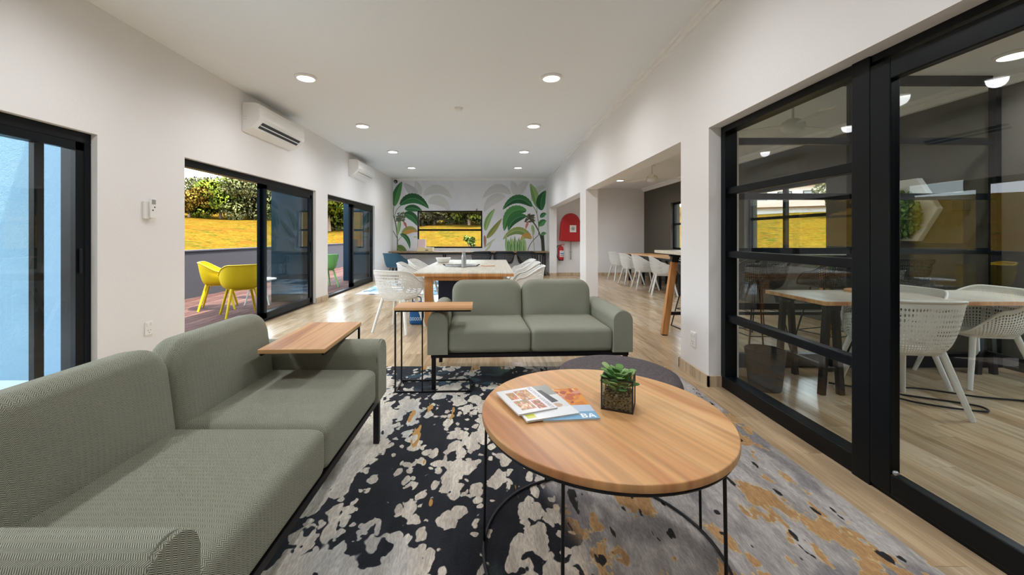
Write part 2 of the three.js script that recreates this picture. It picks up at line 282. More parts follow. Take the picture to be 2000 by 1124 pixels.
{
  const g = structGroup('door_4', 'large black framed glass sliding door of the office', 'sliding door'), X0 = XR + 0.1, X1 = XR + 0.2, a = -1.0, b = 1.95;
  mesh('frame_head', bx(X0, X1, 2.12, 2.155, a, b), M.frame, g); mesh('floor_track', bx(X0, X1, 0, 0.02, a, b), M.frame, g);
  const x0 = XR + 0.09, x1 = XR + 0.14;
  mesh('stile', bx(x0, x1, 0.02, 2.1, 1.85, 1.95, 0.006), M.frame, g); mesh('stile', bx(x0, x1, 0.02, 2.1, -0.9, -0.8, 0.006), M.frame, g);
  mesh('bottom_rail', bx(x0, x1, 0.02, 0.12, -0.8, 1.85, 0.006), M.frame, g); mesh('top_rail', bx(x0, x1, 2.0, 2.1, -0.8, 1.85, 0.006), M.frame, g);
  mesh('pane', paneX(x0 + 0.025, 0.12, 2.0, -0.8, 1.85), M.glassTint, g);
  mesh('door_stop', [new THREE.SphereGeometry(0.012, 10, 8).translate(x0 - 0.004, 0.14, -1.82)], M.steel, g);
}
{
  const d = 3.7, g = structGroup('window_2', 'black framed glazed partition between office and side room', 'window'), a = XR + 0.25, b = XD;
  mesh('frame_head', bx(a, b, SIDE_H - 0.08, SIDE_H, d, d + 0.06), M.frame, g); mesh('frame_sill', bx(a, b, 0, 0.13, d, d + 0.06), M.frame, g);
  const xs = [a, 3.42, b - 0.06]; for (const x of xs) mesh('frame_post', bx(x, x + 0.05, 0.13, SIDE_H - 0.08, d, d + 0.06), M.frame, g);
  const ys = [0.13, 0.58, 1.11, 1.63, 2.16, SIDE_H - 0.08];
  for (const y of ys.slice(1, 5)) mesh('crossbar', bx(a + 0.05, b - 0.06, y - 0.03, y + 0.03, d + 0.01, d + 0.05), M.frame, g);
  for (let k = 0; k < 5; k++) for (const [p, q] of [[a + 0.05, 3.42], [3.47, b - 0.06]]) mesh('pane', paneZ(p, q, ys[k] + (k ? 0.03 : 0), ys[k + 1] - (k < 4 ? 0.03 : 0), d + 0.03), M.glass, g);
}
sideWins.forEach(([a, b, y0, y1], k) => {
  const g = structGroup('window_' + (3 + k), ['black framed window above the far white chairs in the charcoal wall', 'wide black framed window behind the bar table in the charcoal wall', 'black framed window in the charcoal wall of the office'][k], 'window'), x0 = XD + 0.08, x1 = XD + 0.14;
  mesh('frame_head', bx(x0, x1, y1 - 0.05, y1, a, b), M.frame, g); mesh('frame_sill', bx(x0, x1, y0, y0 + 0.05, a, b), M.frame, g);
  const m = (a + b) / 2, t = (y0 + y1) / 2 + 0.05; mesh('frame_post', bx(x0, x1, y0, y1, a, a + 0.05), M.frame, g); mesh('frame_post', bx(x0, x1, y0, y1, b - 0.05, b), M.frame, g); mesh('mullion', bx(x0, x1, y0, y1, m - 0.03, m + 0.03), M.frame, g);
  for (const [p, q] of [[a + 0.05, m - 0.03], [m + 0.03, b - 0.05]]) { mesh('crossbar', bx(x0, x1, t - 0.025, t + 0.025, p, q), M.frame, g); for (const [u, v] of [[y0 + 0.05, t - 0.025], [t + 0.025, y1 - 0.05]]) mesh('pane', paneX(x0 + 0.03, u, v, p, q), M.glass, g); }
});
{ // end window in the mural
  const g = structGroup('window_6', 'wide black framed window set in the leaf mural', 'window'), d0 = D_END + 0.02, d1 = D_END + 0.08, { x0, x1, y0, y1 } = WIN, t = 1.46;
  mesh('frame_head', bx(x0, x1, y1 - 0.045, y1, d0, d1), M.frame, g); mesh('frame_sill', bx(x0, x1, y0, y0 + 0.05, d0, d1), M.frame, g);
  mesh('frame_post', bx(x0, x0 + 0.045, y0, y1, d0, d1), M.frame, g); mesh('frame_post', bx(x1 - 0.045, x1, y0, y1, d0, d1), M.frame, g); mesh('crossbar', bx(x0 + 0.045, x1 - 0.045, t - 0.03, t + 0.03, d0, d1), M.frame, g);
  for (const [u, v] of [[y0 + 0.05, t - 0.03], [t + 0.03, y1 - 0.045]]) mesh('pane', paneZ(x0 + 0.045, x1 - 0.045, u, v, d0 + 0.03), M.glass, g);
}

// ---------------------------------------------------------------- mural print
{
  const w = XR - XL, h = ROOM_H - 0.07, PX = 400;               // 400 px to the metre
  const t = canvasTex(2040, 1240, (c, W, H) => {
    c.fillStyle = '#e4e6e8'; c.fillRect(0, 0, W, H);
    for (let k = 0; k < 260; k++) { c.globalAlpha = 0.05; c.fillStyle = k % 2 ? '#e6ded8' : '#bfc6cb'; c.beginPath(); c.ellipse(R(0, W), R(0, H), R(40, 160), R(30, 110), R(0, 3), 0, 7); c.fill(); } c.globalAlpha = 1;
    const at = (x, y) => [x * 1.4427 - 155, y * 1.45 - 204];
    const quad = (p, q, e, t) => [0, 1].map((i) => (1 - t) * (1 - t) * p[i] + 2 * t * (1 - t) * q[i] + t * t * e[i]);
    const leaf = (p, q, e, hw, cols, vein) => {                  // curved midrib, pointed blade, side veins, two tones
      p = at(...p); q = at(...q); e = at(...e); hw *= 1.45; const N = 40, up = [], dn = [], mid = [];
      for (let k = 0; k <= N; k++) { const t = k / N, m = quad(p, q, e, t), n = quad(p, q, e, Math.min(1, t + 0.01)), o = quad(p, q, e, Math.max(0, t - 0.01)), dx = n[0] - o[0], dy = n[1] - o[1], l = Math.hypot(dx, dy) || 1, w = hw * Math.pow(Math.sin(Math.PI * Math.pow(t, 0.8)), 0.7) * (1 + 0.06 * Math.sin(k * 1.9)); mid.push(m); up.push([m[0] - dy / l * w, m[1] + dx / l * w]); dn.push([m[0] + dy / l * w, m[1] - dx / l * w]); }
      const fill = (a, b, col) => { c.beginPath(); c.moveTo(a[0][0], a[0][1]); a.forEach((v) => c.lineTo(v[0], v[1])); b.slice().reverse().forEach((v) => c.lineTo(v[0], v[1])); c.closePath(); c.fillStyle = col; c.fill(); };
      fill(up, mid, cols[0]); fill(mid, dn, cols[1]); c.strokeStyle = vein; c.lineWidth = 2;
      for (let k = 2; k < N - 3; k++) for (const s of [up, dn]) { const v = s[Math.min(N, k + 3)]; c.globalAlpha = 0.35; c.beginPath(); c.moveTo(mid[k][0], mid[k][1]); c.lineTo(v[0], v[1]); c.stroke(); }
      c.globalAlpha = 1; c.lineWidth = 4; c.beginPath(); c.moveTo(p[0], p[1]); c.quadraticCurveTo(q[0], q[1], e[0], e[1]); c.stroke();
    };
    const stem = (a, b, e, col, lw) => { a = at(...a); b = at(...b); e = at(...e); c.strokeStyle = col; c.lineWidth = lw; c.lineCap = 'round'; c.beginPath(); c.moveTo(a[0], a[1]); c.quadraticCurveTo(b[0], b[1], e[0], e[1]); c.stroke(); };
    const F = ['#cbcccb', '#d0d0cd'], f = '#d8d8d5', Dk = ['#2d6a3a', '#1f5130'], Md = ['#4c8a4a', '#356f3a'], Lt = ['#8fb06c', '#6f9a55'], Ol = ['#8a9a52', '#6f8a48'], Or = ['#c08f4a', '#8f9a50'], v = '#79b07a', v2 = '#c9d3a4';
    leaf([390, 275], [520, 150], [650, 305], 42, F, f); leaf([430, 345], [560, 270], [630, 430], 46, F, f); leaf([340, 290], [350, 210], [310, 145], 36, F, f); leaf([330, 290], [290, 240], [205, 165], 40, ['#b9bcc2', '#c0c2c6'], f);
    leaf([1190, 265], [1060, 140], [930, 305], 40, F, f); leaf([1140, 290], [1000, 280], [945, 430], 44, F, f); leaf([1240, 285], [1230, 200], [1195, 145], 34, F, f); leaf([1262, 275], [1280, 190], [1352, 150], 38, F, f); leaf([1380, 330], [1430, 190], [1512, 200], 30, F, f);
    stem([145, 830], [160, 600], [112, 460], '#5c6b44', 14); stem([125, 480], [120, 410], [190, 362], '#6b8450', 8); stem([115, 480], [105, 380], [130, 330], '#6b8450', 9); stem([140, 660], [120, 620], [108, 600], '#4f5a40', 8); stem([148, 700], [190, 640], [230, 620], '#6b8450', 6);
    leaf([122, 375], [130, 250], [192, 150], 36, Md, v); leaf([172, 366], [300, 225], [437, 398], 46, Dk, v); leaf([216, 405], [300, 370], [378, 428], 32, Dk, v); leaf([206, 450], [300, 440], [337, 560], 38, Dk, v); leaf([170, 490], [165, 560], [148, 650], 16, Lt, v2); leaf([188, 640], [260, 555], [332, 612], 34, Or, '#d9a05a'); leaf([172, 632], [255, 645], [262, 765], 20, Dk, v); leaf([142, 745], [190, 755], [240, 815], 30, Ol, '#3f5a34'); leaf([296, 662], [312, 652], [332, 662], 7, Lt, v2);
    const bunch = (x, y, col) => { c.fillStyle = col; for (let k = 0; k < 34; k++) { const [px, py] = at(x + R(-38, 38), y + R(-36, 40)); c.globalAlpha = 0.75; c.beginPath(); c.ellipse(px, py, 9, R(18, 34), R(0, 3), 0, 7); c.fill(); } c.globalAlpha = 1; };
    bunch(180, 470, '#55604a'); leaf([205, 520], [222, 535], [232, 575], 10, ['#b0524a', '#8a3f3c'], '#c98a80');
    stem([1490, 830], [1480, 560], [1335, 470], '#4f5a42', 16); stem([1445, 640], [1455, 430], [1385, 366], '#6b8450', 9); stem([1430, 440], [1432, 410], [1428, 360], '#6b8450', 8); stem([1345, 800], [1350, 720], [1445, 640], '#6b7050', 9); stem([1410, 810], [1400, 700], [1385, 560], '#8a9468', 7); stem([1490, 820], [1485, 720], [1480, 640], '#3f4634', 44);
    leaf([1432, 385], [1420, 260], [1368, 168], 34, Lt, v2); leaf([1478, 412], [1440, 320], [1514, 232], 42, Dk, v); leaf([1388, 380], [1245, 225], [1116, 408], 40, Dk, v); leaf([1335, 418], [1150, 370], [1130, 604], 50, Md, v); leaf([1335, 465], [1190, 470], [1168, 602], 36, Dk, v); leaf([1380, 672], [1255, 520], [1116, 682], 34, Ol, v2); leaf([1378, 675], [1330, 610], [1280, 690], 26, Or, '#d9a05a'); leaf([1385, 545], [1395, 590], [1400, 640], 14, Lt, v2); leaf([1450, 560], [1480, 510], [1516, 512], 28, Md, v); leaf([1462, 480], [1490, 440], [1516, 450], 20, Dk, v); leaf([1470, 640], [1490, 620], [1516, 625], 16, Md, v);
    for (let k = 0; k < 13; k++) { const x = 1155 + k * 14; leaf([x + 4, 812], [x - 6 + (k % 3) * 6, 730], [x - 8 + (k % 4) * 8, 640 + ((k * 37) % 60)], 13, k % 2 ? Md : Lt, v2); }
    bunch(1362, 485, '#4a4c3c'); leaf([1350, 520], [1335, 545], [1326, 588], 10, ['#c4584a', '#9a4a3c'], '#e0a08a');
    leaf([958, 600], [965, 490], [1046, 398], 26, Lt, v2); leaf([968, 668], [1030, 600], [1110, 486], 24, Ol, '#c98a5a'); leaf([950, 750], [990, 720], [1052, 668], 10, ['#b3b8a4', '#a4ab98'], v2); leaf([948, 790], [985, 770], [1020, 700], 9, ['#b3b8a4', '#a4ab98'], v2); leaf([948, 640], [958, 690], [950, 760], 12, ['#8a5a4a', '#a06a55'], '#c9a08a'); leaf([885, 425], [872, 410], [880, 395], 8, ['#80837c', '#777'], '#999');
  });
  t.wrapS = t.wrapT = THREE.ClampToEdgeWrapping;
  const sh = new THREE.Shape(); sh.moveTo(XL, 0); sh.lineTo(XR, 0); sh.lineTo(XR, h); sh.lineTo(XL, h); sh.closePath();
  const ho = new THREE.Path(); ho.moveTo(WIN.x0, WIN.y0); ho.lineTo(WIN.x0, WIN.y1); ho.lineTo(WIN.x1, WIN.y1); ho.lineTo(WIN.x1, WIN.y0); ho.closePath(); sh.holes.push(ho);
  const g = new THREE.ExtrudeGeometry(sh, { depth: 0.003, bevelEnabled: false }), p = g.attributes.position, uv = g.attributes.uv;
  for (let i = 0; i < p.count; i++) uv.setXY(i, (p.getX(i) - XL) / w, p.getY(i) / h);
  g.translate(0, 0, -D_END);
  tag(mesh('mural_wallpaper', g, std({ map: t, roughness: 0.85 })), 'grey wallpaper mural printed with banana leaves on the end wall', 'mural');
}

// ---------------------------------------------------------------- lamps and ceiling fittings
function downlight(x, d, y, label, group, power) {
  const o = thing('ceiling_downlight', label, 'downlight', [x, y, d], 0, group);
  mesh('trim_ring', new THREE.LatheGeometry([[0.098, 0], [0.125, 0], [0.125, -0.01], [0.116, -0.024], [0.1, -0.024], [0.098, -0.012]].map((q) => new THREE.Vector2(...q)), 36), M.trim, o);
  mesh('diffuser', new THREE.CylinderGeometry(0.099, 0.099, 0.008, 36).translate(0, -0.016, 0), M.lampGlow, o);
  const s = new THREE.SpotLight('#f8f9ff', power, 0, 1.5, 1, 2); s.name = 'downlight_beam'; s.position.set(0, -0.035, 0); s.target.position.set(0, -2, 0); s.castShadow = true; s.shadow.radius = 4.5; o.add(s, s.target);
}
{
  const ord = ['nearest', 'first', 'second', 'third', 'fourth', 'last'];
  [0.6, 2.64, 4.69, 6.73, 8.78, 10.82].forEach((d, k) => {
    downlight(-2.25, d, ROOM_H, k < 2 ? ['round white downlight overhead behind the viewer, row by the sliding doors', 'round white downlight above the frame over the front sofa'][k] : ['largest round downlight in the row by the sliding doors', 'second round downlight from the front in the row by the sliding doors', 'third round downlight from the front in the row by the sliding doors', 'farthest round downlight in the row by the sliding doors'][k - 2], 'lounge downlights', LAMP);
    downlight(0.71, d, ROOM_H, k < 2 ? ['round white downlight overhead behind the viewer, row by the office glazing', 'round white downlight above the frame over the ottoman'][k] : ['largest round downlight in the row by the doorways', 'second round downlight from the front in the row by the doorways', 'third round downlight from the front in the row by the doorways', 'farthest round downlight in the row by the doorways'][k - 2], 'lounge downlights', LAMP);
  });
  downlight(3.45, 10.55, SIDE_H, 'round downlight in the side room ceiling near the far wall', 'side room downlights', LAMP * 1.1);
  downlight(3.45, 6.2, SIDE_H, 'round downlight over the bar table in the side room', 'side room downlights', LAMP * 1.1);
  downlight(4.38, 3.26, SIDE_H, 'round downlight in the office ceiling by the charcoal wall', 'office downlights', LAMP * 1.0);
  downlight(3.3, 1.0, SIDE_H, 'round downlight over the open office floor', 'office downlights', LAMP * 1.2);
}
{ const o = thing('smoke_detector', 'small white smoke detector on the lounge ceiling', 'smoke detector', [-0.505, ROOM_H, 5.82]); mesh('base', new THREE.CylinderGeometry(0.065, 0.065, 0.015, 28).translate(0, -0.0075, 0), M.plastic, o); mesh('sensor_cap', new THREE.LatheGeometry([[0, -0.045], [0.03, -0.043], [0.045, -0.03], [0.05, -0.015]].map((q) => new THREE.Vector2(...q)), 28), M.plastic, o); }
function fan(x, d, turn, label) {
  const o = thing('ceiling_fan', label, 'ceiling fan', [x, SIDE_H, d], turn, 'side room ceiling fans');
  mesh('canopy', new THREE.CylinderGeometry(0.035, 0.065, 0.05, 24).translate(0, -0.025, 0), M.plastic, o); mesh('rod', rod([0, -0.05, 0], [0, -0.24, 0], 0.013), M.plastic, o);
  mesh('motor', new THREE.LatheGeometry([[0, -0.40], [0.06, -0.395], [0.1, -0.37], [0.115, -0.33], [0.1, -0.28], [0.05, -0.25], [0, -0.24]].map((q) => new THREE.Vector2(...q)), 32), M.plastic, o);
  for (let k = 0; k < 3; k++) {
    const s = new THREE.Shape(); s.moveTo(0.1, -0.03); s.quadraticCurveTo(0.3, -0.075, 0.6, -0.06); s.quadraticCurveTo(0.64, 0, 0.6, 0.05); s.quadraticCurveTo(0.3, 0.06, 0.1, 0.03); s.closePath();
    mesh('blade', new THREE.ExtrudeGeometry(s, { depth: 0.008, bevelEnabled: false }).rotateX(-Math.PI / 2 + 0.2).translate(0, -0.32, 0).rotateY(k * Math.PI * 2 / 3), M.plastic, o);
  }
}
fan(3.28, 4.25, 0.35, 'white ceiling fan seen through the upper fixed glazing pane'); fan(3.34, 8.15, 0.1, 'white ceiling fan seen through the open doorway');
// air conditioners
function airCon(d0, label, open) {
  const L = 1.22, o = thing('air_conditioner', label, 'air conditioner', [XL, 0, d0 + L / 2], 0, 'wall air conditioners');
  const pr = [[0, 3.02], [0.17, 3.02], [0.225, 3.0], [0.24, 2.95], [0.24, 2.82], [0.225, 2.78], [0.13, 2.685], [0.09, 2.665], [0, 2.64]], s = new THREE.Shape(pr.map((q) => new THREE.Vector2(...q)));
  mesh('casing', metricUV(new THREE.ExtrudeGeometry(s, { depth: L - 0.03, bevelEnabled: true, bevelSize: 0.008, bevelThickness: 0.015, bevelSegments: 3, bevelOffset: -0.008 }).translate(0, 0, -L / 2 + 0.015)), M.gloss, o);
  const a = new THREE.Vector3(0.222, 2.777, 0), b = new THREE.Vector3(0.148, 2.703, 0), nrm = new THREE.Vector3(1, -1, 0).normalize();
  const m = (k, off) => a.clone().lerp(b, k).addScaledVector(nrm, off);
  const strip = (k0, k1, off, th) => { const p = m((k0 + k1) / 2, off), w = a.distanceTo(b) * (k1 - k0); return new THREE.BoxGeometry(w, th, L - 0.2).rotateZ(Math.PI / 4).translate(p.x, p.y, p.z); };
  mesh('air_slot', strip(open ? 0.05 : 0.4, open ? 0.95 : 0.46, 0.0, 0.008), M.black, o); mesh('louvre', strip(open ? 0.44 : 0.5, open ? 0.58 : 0.95, 0.004, 0.006), M.gloss, o);
  mesh('top_grille', [0.05, 0.09, 0.13].map((x) => lb(0.012, 0.006, L - 0.12, x, 3.024, 0)), M.grey, o);
  for (const [x, y] of [[0.03, 2.83], [0.03, 2.8], [0.06, 2.83], [0.06, 2.8]]) mesh('end_screw', new THREE.CylinderGeometry(0.004, 0.004, 0.004, 10).rotateX(Math.PI / 2).translate(x, y, L / 2), M.grey, o);
}
airCon(5.12, 'white wall air conditioner with open black louvre, the nearer one', true); airCon(8.9, 'white wall air conditioner with closed louvre, the farther one', false);
{ // thermostat remote in its holder, sockets, camera
  const o = thing('remote_control', 'white air conditioner remote in a wall holder beside the open door', 'remote control', [XL, 1.5, 3.72]);
  mesh('holder', lb(0.022, 0.17, 0.075, 0.011, 0, 0.02, 0.006), M.plastic, o); const b = mesh('body', lb(0.02, 0.19, 0.06, 0.034, 0.02, -0.02, 0.006), M.gloss, o); mesh('display', lb(0.002, 0.045, 0.042, 0.045, 0.08, -0.02), M.grey, b); mesh('button', [lb(0.003, 0.012, 0.012, 0.045, 0.03, -0.03), lb(0.003, 0.012, 0.012, 0.045, 0.0, -0.01)], M.black, b);
}
function socket(x, y, d, turn, label) {
  const o = thing('wall_socket', label, 'socket', [x, y, d], turn); mesh('plate', lb(0.085, 0.13, 0.01, 0, 0, 0.005, 0.004), M.gloss, o); mesh('switch', lb(0.018, 0.03, 0.008, -0.02, 0.035, 0.012, 0.003), M.plastic, o); mesh('switch', lb(0.018, 0.03, 0.008, 0.02, 0.035, 0.012, 0.003), M.plastic, o);
  for (const q of [[-0.014, -0.02], [0.014, -0.02], [0, -0.04]]) mesh('pin_hole', new THREE.CylinderGeometry(0.005, 0.005, 0.002, 10).rotateX(Math.PI / 2).translate(q[0], q[1], 0.0105), M.grey, o);
}
socket(XL, 0.37, 3.73, Math.PI / 2, 'white wall socket below the air conditioner remote'); socket(XR, 0.33, 3.48, -Math.PI / 2, 'white wall socket low on the white column');
{ const o = thing('security_camera', 'small black security camera in the corner above the mural', 'security camera', [XL + 0.12, 3.05, D_END - 0.12]); mesh('bracket', rod([0, 0.12, 0], [0, 0.02, 0], 0.012), M.plastic, o); mesh('head', new THREE.SphereGeometry(0.06, 16, 12), M.black, o); mesh('lens', new THREE.CylinderGeometry(0.025, 0.025, 0.02, 16).rotateX(Math.PI / 2).translate(0, -0.02, 0.055), M.grey, o); }

// ---------------------------------------------------------------- rugs
{
  const o = thing('area_rug', 'large abstract rug in black, cream, grey and ochre under the coffee table', 'rug', [0, 0, 0]);
  const g = bx(RUG.x0, RUG.x1, 0.001, 0.011, RUG.d0, RUG.d1, 0.004), p = g.attributes.position, uv = g.attributes.uv; for (let i = 0; i < p.count; i++) uv.setXY(i, (p.getX(i) - RUG.x0) / 2.96, (-p.getZ(i) - RUG.d0) / 3.4);
  mesh('pile', g, M.rug, o); mesh('backing', bx(RUG.x0 - 0.004, RUG.x1 + 0.004, 0.0, 0.006, RUG.d0 - 0.004, RUG.d1 + 0.004), M.rugEdge, o);
  const t = dataTex(512, 512, (u, v) => { const a = fbm(u * 9, v * 4, 3), b = fbm(u * 16 + 5, v * 5 + 8, 3); let c = [214, 224, 230]; c = mix3(c, [150, 190, 214], sstep(a, 0.52, 0.56)); c = mix3(c, [88, 116, 132], sstep(b, 0.62, 0.65)); return mix3(c, [240, 240, 240], sstep(fbm(u * 7 + 50, v * 6, 3), 0.58, 0.61)); });
  const q = bx(-2.95, 1.3, 0.001, 0.009, 8.35, 11.2, 0.003); for (let i = 0; i < q.attributes.uv.count; i++) q.attributes.uv.setXY(i, (q.attributes.position.getX(i) + 2.95) / 3, q.attributes.position.getZ(i) / 3);
  tag(mesh('pale_rug', q, std({ map: t, roughness: 1 })), 'pale blue and white patterned rug near the mural counter', 'rug');
}

// ---------------------------------------------------------------- sofas
function sofa(pos, turn, label) {
  const o = thing('sofa', label, 'sofa', pos, turn, 'two-seat sofas'), W = 1.68, aw = 0.165, iw = W - 2 * aw, cw = iw / 2;
  const F = (g, ox = 0) => metricUV(g, 0.15, ox, ox * 0.7);
  for (const s of [-1, 1]) { // arms: an upright slab with a round top
    const r = aw / 2 - 0.004, sh = new THREE.Shape(); sh.moveTo(-r, 0); sh.lineTo(r, 0); sh.lineTo(r, 0.335 - r); sh.absarc(0, 0.335 - r, r, 0, Math.PI); sh.closePath();
    const arm = mesh('arm', F(new THREE.ExtrudeGeometry(sh, { depth: 0.77, bevelEnabled: true, bevelSize: 0.004, bevelThickness: 0.015, bevelSegments: 3, curveSegments: 20 }).translate(s * (W - aw) / 2, 0.29, -0.385), s * 0.3), M.fabric, o);
    for (const z of [0.388]) mesh('piping', tube([[s * (W - aw) / 2 - r, 0.3, z], [s * (W - aw) / 2 - r, 0.5, z], [s * (W - aw) / 2 - r, 0.625 - r, z], [s * (W - aw) / 2 - r * 0.7, 0.625 - r * 0.29, z], [s * (W - aw) / 2, 0.628, z], [s * (W - aw) / 2 + r * 0.7, 0.625 - r * 0.29, z], [s * (W - aw) / 2 + r, 0.625 - r, z], [s * (W - aw) / 2 + r, 0.5, z], [s * (W - aw) / 2 + r, 0.3, z]], 0.004, 60, 6), M.fabric, arm);
  }
  for (const s of [-1, 1]) {
    mesh('seat_cushion', F(cushion(cw - 0.001, 0.645, 0.2, 0.03, 0.022, 0.045, 0.008).rotateX(-Math.PI / 2).translate(s * cw / 2, 0.39, 0.068), s * 0.2 + 0.1), M.fabric, o);
    const b = cushion(cw - 0.004, 0.40, 0.17, 0.115, 0.05, 0.06, 0.012); b.rotateX(-0.13).translate(s * cw / 2, 0.615, -0.27); mesh('back_cushion', F(b, s * 0.15 + 0.4), M.fabric, o);
  }
  mesh('seat_base', F(lb(iw, 0.05, 0.72, 0, 0.3, -0.01, 0.01)), M.fabric, o); mesh('back_panel', F(lb(iw, 0.36, 0.05, 0, 0.48, -0.37, 0.02)), M.fabric, o);
  mesh('base_frame', [lb(W - 0.06, 0.03, 0.035, 0, 0.272, 0.36), lb(W - 0.06, 0.03, 0.035, 0, 0.272, -0.33), lb(0.035, 0.03, 0.7, -W / 2 + 0.05, 0.272, 0.015), lb(0.035, 0.03, 0.7, W / 2 - 0.05, 0.272, 0.015)], M.blackMetal, o);
  for (const sx of [-1, 1]) for (const z of [0.355, -0.33]) mesh('leg', lb(0.034, 0.272, 0.034, sx * (W / 2 - 0.05), 0.136, z, 0.003), M.blackMetal, o);
}
sofa([-1.05, 0.011, 1.545], Math.PI / 2, 'grey-green herringbone sofa in the front corner, backed by the sliding door');
sofa([0.295, 0.011, 3.55], 0.05, 'grey-green herringbone sofa facing the viewer behind the coffee table');

// ---------------------------------------------------------------- tables in the lounge
function sideTable(pos, turn, label, mid, D = 0.27) { // C-shaped: top reaches along +x from the upright end
  const o = thing('side_table', label, 'side table', pos, turn, 'C-shaped side tables'), L = 0.62, H = 0.675;
  mesh('table_top', (() => { const g = lb(L, 0.022, D, L / 2, H - 0.011, 0, 0.003); const uv = g.attributes.uv; for (let i = 0; i < uv.count; i++) uv.setXY(i, uv.getY(i) * 1.2 + 0.2, uv.getX(i)); return g; })(), M.table, o);
  for (const z of [-1, 1]) mesh('upright', bar([0.012, 0.012, z * (D / 2 - 0.012)], [0.012, H - 0.022, z * (D / 2 - 0.012)], 0.012), M.blackMetal, o);
  if (mid) mesh('upright', bar([0.225, 0.012, D / 2 - 0.012], [0.225, H - 0.022, D / 2 - 0.012], 0.01), M.blackMetal, o);
  mesh('base_frame', [lb(L - 0.02, 0.012, 0.012, L / 2, 0.006, D / 2 - 0.012), lb(L - 0.02, 0.012, 0.012, L / 2, 0.006, -D / 2 + 0.012), lb(0.012, 0.012, D - 0.036, 0.016, 0.006, 0), lb(0.012, 0.012, D - 0.036, L - 0.016, 0.006, 0)], M.blackMetal, o);
  mesh('top_frame', [lb(L - 0.02, 0.012, 0.012, L / 2, H - 0.028, D / 2 - 0.012), lb(L - 0.02, 0.012, 0.012, L / 2, H - 0.028, -D / 2 + 0.012)], M.blackMetal, o);
}
sideTable([-0.785, 0.011, 3.2], 0.03, 'narrow C-shaped side table with oak top reaching over the rear sofa arm', true);
sideTable([-1.03, 0.011, 2.56], Math.PI * 1.5 + 0.04, 'narrow C-shaped side table with oak top reaching over the front sofa arm', false, 0.33);
const CT = { x: 0.425, d: 1.53, r: 0.466, h: 0.57 };
{
  const o = thing('coffee_table', 'round oak coffee table on thin black rods standing on the rug', 'coffee table', [CT.x, 0.011, CT.d]), H = CT.h - 0.011;
  const top = new THREE.LatheGeometry([[0, H], [CT.r - 0.004, H], [CT.r, H - 0.004], [CT.r, H - 0.024], [CT.r - 0.004, H - 0.028], [0, H - 0.028]].reverse().map((q) => new THREE.Vector2(...q)), 96);
  const g = metricUV(top.rotateY(0.62), 1, 0, 0); { const uv = g.attributes.uv, p = g.attributes.position; const ca = Math.cos(0.62), sa = Math.sin(0.62); for (let i = 0; i < uv.count; i++) { const x = p.getX(i), z = p.getZ(i); uv.setXY(i, x * 0.91 - z * 0.41 + 0.5, x * 0.41 + z * 0.91 + 0.5); } }
  mesh('table_top', g, M.table, o);
  mesh('top_ring', new THREE.TorusGeometry(0.452, 0.007, 8, 72).rotateX(Math.PI / 2).translate(0, H - 0.036, 0), M.blackMetal, o); mesh('floor_ring', new THREE.TorusGeometry(0.46, 0.006, 8, 72).rotateX(Math.PI / 2).translate(0, 0.007, 0), M.blackMetal, o);
  for (const a of [13, 61, 110, 175, 241, 307]) { const x = Math.cos(a * Math.PI / 180), z = -Math.sin(a * Math.PI / 180); mesh('leg', rod([x * 0.46, 0.006, z * 0.46], [x * 0.452, H - 0.03, z * 0.452], 0.0055), M.blackMetal, o); }
}
